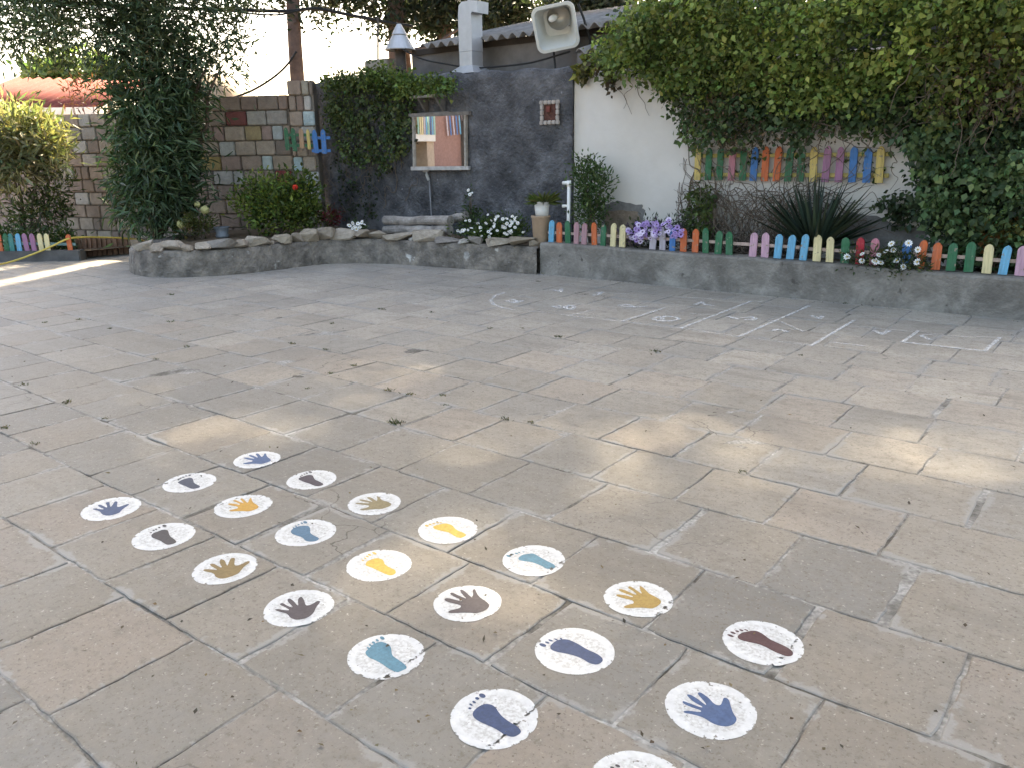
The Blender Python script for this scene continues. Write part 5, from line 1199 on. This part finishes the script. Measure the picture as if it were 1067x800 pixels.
parts = [climber(rng, TOPP, 19000, WY, tk_top, .058, .042, (.155, .215, .062), (.235, .285, .085), .065, 26, .4, .12, gap=-.42, upz=.25),
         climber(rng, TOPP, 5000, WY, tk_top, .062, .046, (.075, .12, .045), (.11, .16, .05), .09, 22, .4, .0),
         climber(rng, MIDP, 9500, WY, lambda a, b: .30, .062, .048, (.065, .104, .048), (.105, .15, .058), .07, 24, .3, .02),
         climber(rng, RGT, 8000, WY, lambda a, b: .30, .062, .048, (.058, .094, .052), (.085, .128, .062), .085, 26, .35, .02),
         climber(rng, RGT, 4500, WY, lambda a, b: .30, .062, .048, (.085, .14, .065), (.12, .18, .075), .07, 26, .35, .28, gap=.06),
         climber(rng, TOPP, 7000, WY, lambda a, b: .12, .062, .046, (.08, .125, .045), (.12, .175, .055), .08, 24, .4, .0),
         climber(rng, [(618, 58), (634, 34), (660, 14), (720, 0), (800, 40), (790, 80), (720, 96), (660, 80), (640, 74)], 5200, WY, tk_top, .06, .045, (.12, .17, .055), (.17, .22, .07), .08, 24, .4, .05, upz=.2),
         climber(rng, [(596, 70), (606, 62), (618, 60), (612, 82), (603, 80)], 120, WY, lambda a, b: .06, .09, .07, (.16, .17, .04), (.07, .07, .03), .03, 8, .4, .01),
         climber(rng, [(612, 62), (640, 58), (650, 84), (640, 92), (620, 78)], 260, WY, lambda a, b: .15, .07, .05, (.14, .17, .045), (.08, .06, .035), .05, 10, .4, .02),
         climber(rng, [(985, 55), (1080, 40), (1080, 120), (1000, 118), (960, 100)], 900, WY, lambda a, b: .2, .05, .02, (.12, .085, .055), (.09, .07, .045), .08, 16, .4, .45),
         climber(rng, [(715, 95), (770, 105), (800, 135), (860, 120), (870, 150), (730, 152)], 700, WY, lambda a, b: .1, .05, .02, (.11, .08, .05), (.08, .065, .04), .08, 16, .4, .28),
         climber(rng, [(940, 130), (1067, 112), (1067, 30), (1000, 40), (965, 90)], 1500, WY, lambda a, b: .5, .06, .045, (.11, .14, .04), (.16, .19, .05), .07, 20, .4, .2),
         climber(rng, [(735, 160), (925, 158), (925, 184), (735, 184)], 130, WY, lambda a, b: .03, .055, .04, (.05, .085, .03), (.09, .13, .04), .05, 12, .3, .0),
         climber(rng, [(722, 195), (740, 200), (748, 244), (712, 246), (712, 212)], 800, WY, lambda a, b: .25, .06, .03, (.06, .09, .03), (.10, .13, .04), .05, 16, .3, .05),
         climber(rng, [(912, 208), (945, 200), (955, 240), (925, 238)], 260, WY, lambda a, b: .1, .06, .045, (.045, .07, .035), None, .04, 12, .3, .02)]
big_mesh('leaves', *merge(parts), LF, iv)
r_ = random.Random(12); m = MB()
xlim = at_y(712, 200, WY).x
def wander_vine(p0, steps, dx, dz, rad, y):
    p = Vector(p0); pts = [p.copy()]; 
    for _ in range(steps):
        p = p + Vector((dx + r_.gauss(0, .05), r_.gauss(0, .02), dz + r_.gauss(0, .045))); p.y = min(max(p.y, y - .30), y - .015); p.z = max(p.z, .3); p.x = max(p.x, xlim); pts.append(p.copy())
    m.tube(smooth_path(pts, 3), [rad * (1 - .6 * i / (len(pts) * 3)) for i in range(3 * (len(pts) - 1) + 1)], 5, cap=False)
for i in range(230):                                       # bare tangle below the wall fence
    px = r_.uniform(722, 850); p = at_y(px, r_.uniform(236, 252), WY - r_.uniform(.02, .25)); p.z = .34; wander_vine(p, r_.randint(5, 9), r_.gauss(0, .05), r_.uniform(.03, .12), r_.uniform(.004, .009), WY)
for i in range(60):
    px = r_.uniform(742, 862); p = at_y(px, r_.uniform(196, 232), WY - r_.uniform(.03, .2)); wander_vine(p, 7, r_.choice((-1, 1)) * r_.uniform(.05, .1), r_.gauss(0, .03), r_.uniform(.003, .007), WY)
for px in (722, 726, 731): wander_vine(at_y(px, 250, WY - .05), 14, -.004, .085, .012, WY)
m.build('dry_twigs', twig, iv, smooth=True); m = MB()
for i in range(60):                                       # stems through the leaves
    px = r_.uniform(700, 1060); p = at_y(px, r_.uniform(90, 150), WY - r_.uniform(.05, .4)); wander_vine(p, 8, r_.gauss(0, .05), r_.choice((-1, 1)) * .07, r_.uniform(.004, .008), WY)
for i in range(26):
    px = r_.uniform(975, 1070); p = at_y(px, r_.uniform(35, 110), WY - r_.uniform(.45, .75)); wander_vine(p, 7, r_.gauss(-.03, .05), r_.uniform(-.10, .02), r_.uniform(.004, .007), WY - .35)
xlim = -99
m.build('stem', twig, iv, smooth=True)
for i in range(4): m = MB(); p = at_y(634 + 10 * i, 74 + 5 * i, WY - .05); wander_vine(p, 4, .02, -.06, .004, WY); m.build('tendril', twig, iv, smooth=True)
# ivy on the dark wall
xlim = -99
i2 = empty('ivy', (-10.3, BY - .1, .3), 'dark ivy covering the left end of the dark wall', 'climber')
IV2 = [(336, 86), (350, 80), (372, 78), (388, 70), (405, 78), (430, 80), (432, 100), (425, 120), (428, 145), (415, 165), (402, 178), (380, 172), (362, 165), (345, 150), (338, 120)]
parts = [climber(rng, IV2, 4200, BY, lambda a, b: .18, .06, .045, (.075, .108, .042), (.12, .15, .055), .06, 20, .35, .01),
         climber(rng, [(378, 84), (395, 66), (412, 78), (440, 82), (472, 80), (477, 94), (460, 101), (440, 97), (420, 103)], 2600, BY, lambda a, b: .25, .055, .04, (.13, .18, .045), (.09, .14, .04), .05, 18, .4, .05, upz=.3),
         climber(rng, [(345, 80), (375, 74), (400, 78), (400, 92), (350, 96)], 900, BY, lambda a, b: .2, .055, .04, (.07, .10, .03), (.10, .13, .04), .05, 18, .4, .05, upz=.3),
         climber(rng, [(350, 165), (405, 175), (400, 225), (360, 230)], 420, BY, lambda a, b: .08, .05, .035, (.035, .05, .022), None, .06, 10, .3, .0)]
big_mesh('leaves', *merge(parts), LF, i2)
m = MB()
for i in range(34): p = at_y(r_.uniform(345, 425), r_.uniform(170, 228), BY - .04); wander_vine(p, 8, r_.gauss(0, .03), r_.uniform(.02, .09), r_.uniform(.003, .008), BY)
m.build('stem', twig, i2, smooth=True)

# ================================================================== TREES BEYOND THE WALLS (their crowns shade the yard)
pbark = pmat('pine_bark', (.17, .115, .095), .4, 6, .95, 1.0, 14, c2=(.09, .065, .055), c2scale=5)
TREES = [  # px of trunk, ahead, trunk radius, height, lean, label
    (318, 16.0, .15, 17, .0, 'bare reddish brown pine trunk rising behind the block pillar'),
    (417, 17.2, .20, 17, .02, 'dark pine tree directly behind the conical metal hood'),
    (436, 18.6, .13, 16, -.05, 'slender leaning pine just right of the conical metal hood'),
    (470, 17.8, .17, 18, .0, 'dark pine tree behind the metal flue'),
    (515, 18.8, .15, 18, .03, 'dark pine tree between the metal flue and the floodlight'),
    (603, 17.0, .20, 18, .0, 'dark pine tree behind the floodlight'),
    (770, 15.5, .18, 17, .0, 'pine tree hidden behind the big climber, its crown over the yard'),
    (1010, 14.0, .18, 17, .0, 'pine tree at the far right beyond the white wall'),
    (168, 18.5, .18, 17, .0, 'pine tree beyond the block wall, behind the oleander')]
cot = math.cos(SUN_EL) / math.sin(SUN_EL); sdir = np.array([S.dot(RT), S.dot(FW), S.z]) / S.z
GAPS = [(960, 470, 115, 28, .36), (700, 462, 90, 26, .55), (800, 482, 80, 22, .6), (645, 500, 50, 24, .6), (490, 585, 95, 42, .34), (440, 600, 60, 32, .40), (590, 620, 70, 34, .42), (720, 590, 50, 26, .62), (240, 452, 95, 20, .38), (390, 385, 90, 14, .62),
        (520, 450, 80, 20, .6), (330, 420, 60, 14, .6), (170, 415, 60, 12, .65), (640, 690, 100, 45, .7), (860, 570, 70, 26, .72), (400, 650, 50, 24, .6), (880, 690, 80, 40, .72)]
gp2 = []
for px, py, rx, ry, keep in GAPS:
    c = at_z(px, py); a = at_z(px + rx, py); b = at_z(px, py - ry); gp2.append((c.dot(RT), c.dot(FW), (a - c).dot(RT), abs((b - c).dot(FW)), keep))
sA, sB = at_z(-25, 301), at_z(118, 271.5); sA = np.array([sA.dot(RT), sA.dot(FW)]); sB = np.array([sB.dot(RT), sB.dot(FW)])
def keep_prob(x, d):
    k = np.ones_like(x)
    for cx, cd, rx, rd, kp in gp2:
        k = np.where(((x - cx) / rx) ** 2 + ((d - cd) / rd) ** 2 < 1, np.minimum(k, kp * .70), k)
    ab = sB - sA; L2 = ab @ ab; t = ((x - sA[0]) * ab[0] + (d - sA[1]) * ab[1]) / L2
    dist = np.abs((x - sA[0]) * ab[1] - (d - sA[1]) * ab[0]) / math.sqrt(L2)
    wdt = .26 + .0 * t
    k = np.where((dist < wdt) & (t > -.1) & (t < 1.05), 0, k)
    k = np.where(((x + 6.15) / .5) ** 2 + ((d - 12.9) / .3) ** 2 < 1, 0, k)
    k = np.where(((x + 8.3) / 1.3) ** 2 + ((d - 11.6) / .9) ** 2 < 1, 0, k)       # the sunlit bush
    return k
crown_parts = {i: [] for i in range(len(TREES))}; roots = []
tr_x = []
rng = np.random.default_rng(123)
for i, (px, dep, rad, h, lean, lab) in enumerate(TREES):
    b = at_d(px, 170, dep); x = b.dot(RT) if True else 0; b.z = 0; tr_x.append((b - O).dot(RT))
    root = empty('pine_tree', b, lab, 'tree', 'tall pines beyond the garden walls'); roots.append(root)
    m = MB(); r_ = random.Random(60 + i); pts = []
    for k in range(11):
        t = k / 10; pts.append(b + Vector((0, 0, h * t)) + RT * (lean * h * t + r_.uniform(-.06, .06)) + FW * r_.uniform(-.06, .06))
    m.tube(smooth_path(pts, 3), [rad * (1 - .8 * q / 30) for q in range(31)], 10); m.build('trunk', pbark, root, smooth=True)
    m = MB()
    for k in range(26):
        t = r_.uniform(.42, .95) if i in (0, 8) else r_.uniform(.24, .95); p = pts[int(t * 10)]; a = r_.uniform(0, 6.28); ln_ = r_.uniform(1.2, 3.0) * (1.15 - t * .6)
        e = p + Vector((math.cos(a) * ln_, math.sin(a) * ln_, r_.uniform(.0, .8))); mid = p.lerp(e, .5) + Vector((0, 0, -.12))
        m.tube(smooth_path([p, mid, e], 3), [rad * .32 * (1 - .12 * q) for q in range(7)], 5, cap=False)
    m.build('branch', pbark, root, smooth=True)
    # body of the crown
    c0 = np.array(b)
    bl_ = [(c0 + np.array([r_.uniform(-1.2, 1.2), r_.uniform(-1.2, 1.2), zz]), np.array([1.9, 1.9, 1.3])) for zz in np.linspace(h * .45, h * .96, 6)]
    P, out, ci, kk_ = cloud(rng, bl_, 1700, .28, 16, .2)
    gp_x, gp_d = P @ np.array(RT) - _sd[0] * P[:, 2], P @ np.array(FW) - _sd[1] * P[:, 2]; kp = (rng.random(len(P)) < keep_prob(gp_x, gp_d)) & clear_of_streak(P); P, out, ci = P[kp], out[kp], ci[kp]
    n = len(P); crown_parts[i].append(blades(P, rng.normal(size=(n, 3)) + np.array([0, 0, .3]), rng.normal(size=(n, 3)), .26, .10, tints(rng, ci, kk_, (.030, .048, .024), (.045, .065, .03)), .1, .5, 0))
# low fringes of foliage seen above the shed and beside the bare trunk
LOWB = [(1, [blob(385, 2, 26, 14, 17.0), blob(405, 24, 16, 14, 17.0), blob(350, -6, 30, 12, 16.8), blob(345, 22, 12, 6, 16.9), blob(425, 10, 20, 20, 17.3)]), (0, [blob(270, -6, 40, 9, 15.8), blob(315, 8, 20, 10, 15.9), blob(245, -10, 25, 12, 15.8)]), (3, [blob(470, 10, 40, 22, 17.8), blob(450, 30, 14, 12, 17.8), blob(500, 25, 20, 14, 17.9)]), (4, [blob(535, 12, 34, 22, 18.6), blob(530, 32, 22, 8, 18.6)]), (5, [blob(600, 6, 36, 18, 17.0), blob(640, 10, 26, 14, 16.9), blob(625, 24, 12, 7, 17)])]
for i, bl_ in LOWB:
    n = {0: 420, 1: 2600, 3: 3800, 4: 3000, 5: 3400}[i]
    P, out, ci, kk_ = cloud(rng, bl_, n, .13, 14, .15); n = len(P)
    crown_parts[i].append(blades(P, rng.normal(size=(n, 3)) + np.array([0, 0, .2]), rng.normal(size=(n, 3)), .15, .055, tints(rng, ci, kk_, (.032, .046, .03), (.045, .06, .036)), .1, .5, 0))
# the part of the crowns that stands between the sun and the yard; gaps where sunlight comes through
tr_x = np.array(tr_x); fills = [[] for _ in TREES]
for layer in range(3):
    st = .10; X, Dg = np.meshgrid(np.arange(-9.5, 9.5, st), np.arange(.2, 13.0, st)); X = X.ravel(); Dg = Dg.ravel()
    X = X + rng.uniform(-.055, .055, len(X)); Dg = Dg + rng.uniform(-.055, .055, len(Dg))
    kp = rng.random(len(X)) < keep_prob(X, Dg); X, Dg = X[kp], Dg[kp]
    lo_ = np.maximum(13.4, Dg + 5.2); hi_ = np.maximum(18.6, Dg + 8.5); T_ = lo_ + (hi_ - lo_) * rng.random(len(X)); h_ = (T_ - Dg) / sdir[1]
    P = np.c_[X + sdir[0] * h_, Dg + sdir[1] * h_, h_]; P = P @ RM.T
    xx = X + sdir[0] * h_; own = np.abs(xx[:, None] - tr_x[None]).argmin(1)
    for i in range(len(TREES)): fills[i].append(P[own == i])
for i in range(len(TREES)):
    P = np.concatenate(fills[i]); n = len(P)
    if n:
        Nn = np.array(S)[None] + rng.normal(size=(n, 3)) * .35; D = np.cross(Nn, rng.normal(size=(n, 3)))
        ci = np.arange(n); L_ = .185 * np.ones(n); P = P - nrm(D) * .09
        crown_parts[i].append(blades(P, D, Nn, L_, .16, tints(rng, ci, n, (.030, .048, .024), (.045, .065, .03)), .05, .5, 0))
    big_mesh('crown', *merge(crown_parts[i]), LF, roots[i])
# unseen broad tree added beside the camera, its crown dims the near ground
q = cf(4.6, -2.2); sh = empty('added_shade_tree', q, 'broad leafy tree outside the picture, added to shade the near part of the yard', 'tree')
ends = []; rs = np.random.default_rng(8); Pn = []
for k in range(5200):
    x, d = rs.uniform(-6.5, 7.5), rs.uniform(-5.5, 6.8); z = 5.2 + 2.6 * rs.random() + .10 * abs(d - 1)
    gx_, gd_ = x - sdir[0] * z, d - sdir[1] * z
    if rs.random() < keep_prob(np.array([gx_]), np.array([gd_]))[0]: Pn.append((x, d, z))
Pn = np.array(Pn) @ RM.T; n = len(Pn)
v, f, c = blades(Pn, rs.normal(size=(n, 3)), rs.normal(size=(n, 3)) * .5 + np.array([0, 0, 1]), .34, .24, tints(rs, np.arange(n), n, (.05, .085, .03), (.07, .11, .035)), .1, .45, .1)
big_mesh('crown', v, f, c, LF, sh)
m = MB(); m.tube([q, q + Vector((-.1, .05, 2)), q + Vector((-.2, .2, 4.2))], [.26, .2, .17], 12); m.build('trunk', bark, sh, smooth=True)
stems('branch', sh, bark, [cf(a, b, 6.3) for a, b in ((-4, 2), (0, 4), (5, 4.5), (-3, -3), (3, 0), (6, -3), (0, 0))], q + Vector((-.2, .2, 4.1)), .13, .03, 9)
# hazy green tree far behind the red roof
q = at_d(95, 110, 34); q.z = 0; ft = empty('distant_tree', q, 'pale green treetop far behind the red roof', 'tree')
FB = [blob(85, 76, 28, 9, 34), blob(50, 78, 20, 7, 34), blob(112, 80, 16, 8, 34)]
foliage('crown', ft, LF, FB, 1500, .35, .2, (.12, .16, .07), (.09, .13, .06), 61, .3, 14)
stems('trunk', ft, bark, [b[0] for b in FB], q, .2, .06, 5)
# thin bare shrub in front of the red roof
q = at_d(88, 120, 15.9); q.z = .2; ds = empty('dry_plant', q, 'thin reddish dry stalks above the left block wall', 'plant')
stems('stem', ds, pmat('dry_stalk', (.20, .10, .07), .3, 9), [at_d(a, b, 15.9) for a, b in ((70, 84), (80, 90), (94, 96), (98, 88), (74, 100))], q, .012, .006, 4)
foliage('leaves', ds, LF, [blob(92, 98, 9, 10, 15.9), blob(76, 96, 5, 10, 15.9)], 160, .12, .03, (.12, .05, .035), (.10, .09, .04), 62, .1, 8)

# ================================================================== WEEDS AND LITTER ON THE PAVING
WEED = [(411, 441, 9), (462, 412, 4), (417, 441, 5), (463, 422, 3), (398, 323, 4), (346, 338, 3), (450, 326, 3), (582, 352, 5), (683, 367, 5), (305, 359, 4), (339, 365, 4), (344, 390, 4), (369, 382, 4), (405, 407, 5), (427, 411, 5), (25, 401, 4), (70, 419, 6), (5, 446, 6), (37, 463, 5), (163, 375, 3), (194, 362, 4), (179, 308, 4), (178, 336, 4), (115, 343, 3), (321, 405, 3), (110, 436, 4), (527, 437, 6), (553, 440, 4), (774, 491, 4), (140, 797, 6), (47, 337, 3), (82, 334, 3), (511, 343, 3), (544, 343, 3), (835, 371, 3), (880, 317, 3), (561, 294, 2.5)]
rg = np.random.default_rng(4)
for i, (px, py, s) in enumerate(WEED):
    p = at_z(px, py, -.004); dep = p.dot(FW); k = s * dep / FPX; n = 14 + int(s * 2)
    az = rg.random(n) * 6.283; P = np.array(p)[None] + np.c_[rg.normal(size=n) * k * .6, rg.normal(size=n) * .012, np.zeros(n)]
    D = np.c_[np.cos(az), np.sin(az), .7 + rg.random(n)]
    v, f, c = blades(P, D, rg.normal(size=(n, 3)), k * (.4 + .5 * rg.random(n)), k * .10 + .003, tints(rg, np.arange(n), n, (.06, .075, .03), (.12, .10, .05)), .1, .4, .15)
    root = big_mesh('weed_tuft', v - np.array(p), f, c, LF); root.location = p
    tag(root, 'small weed tuft growing in a joint between paving stones', 'weed', 'weed tufts in the paving joints')
n = 230; pts = [at_z(rg.uniform(-20, 1080), 285 + 500 * rg.random() ** 1.6) for _ in range(n)]
pts = [p for p in pts if p.y < 8.0] + [Vector((rg.uniform(-6, 4), 8.22 - abs(rg.normal()) * .06, 0)) for _ in range(160)]; n = len(pts); P = np.array([tuple(p) for p in pts]); P[:, 2] = .006
az = rg.random(n) * 6.283
v, f, c = blades(P, np.c_[np.cos(az), np.sin(az), rg.random(n) * .3], np.c_[rg.normal(size=n) * .3, rg.normal(size=n) * .3, np.ones(n)], .012 + .02 * rg.random(n) ** 3, .008 + .006 * rg.random(n), tints(rg, np.arange(n), n, (.05, .038, .028), (.14, .10, .06)), .2, .4, -.1)
tag(big_mesh('leaf_litter', v, f, c, LF), 'tiny dry leaf scraps scattered over the paving', 'litter', None, 'stuff')
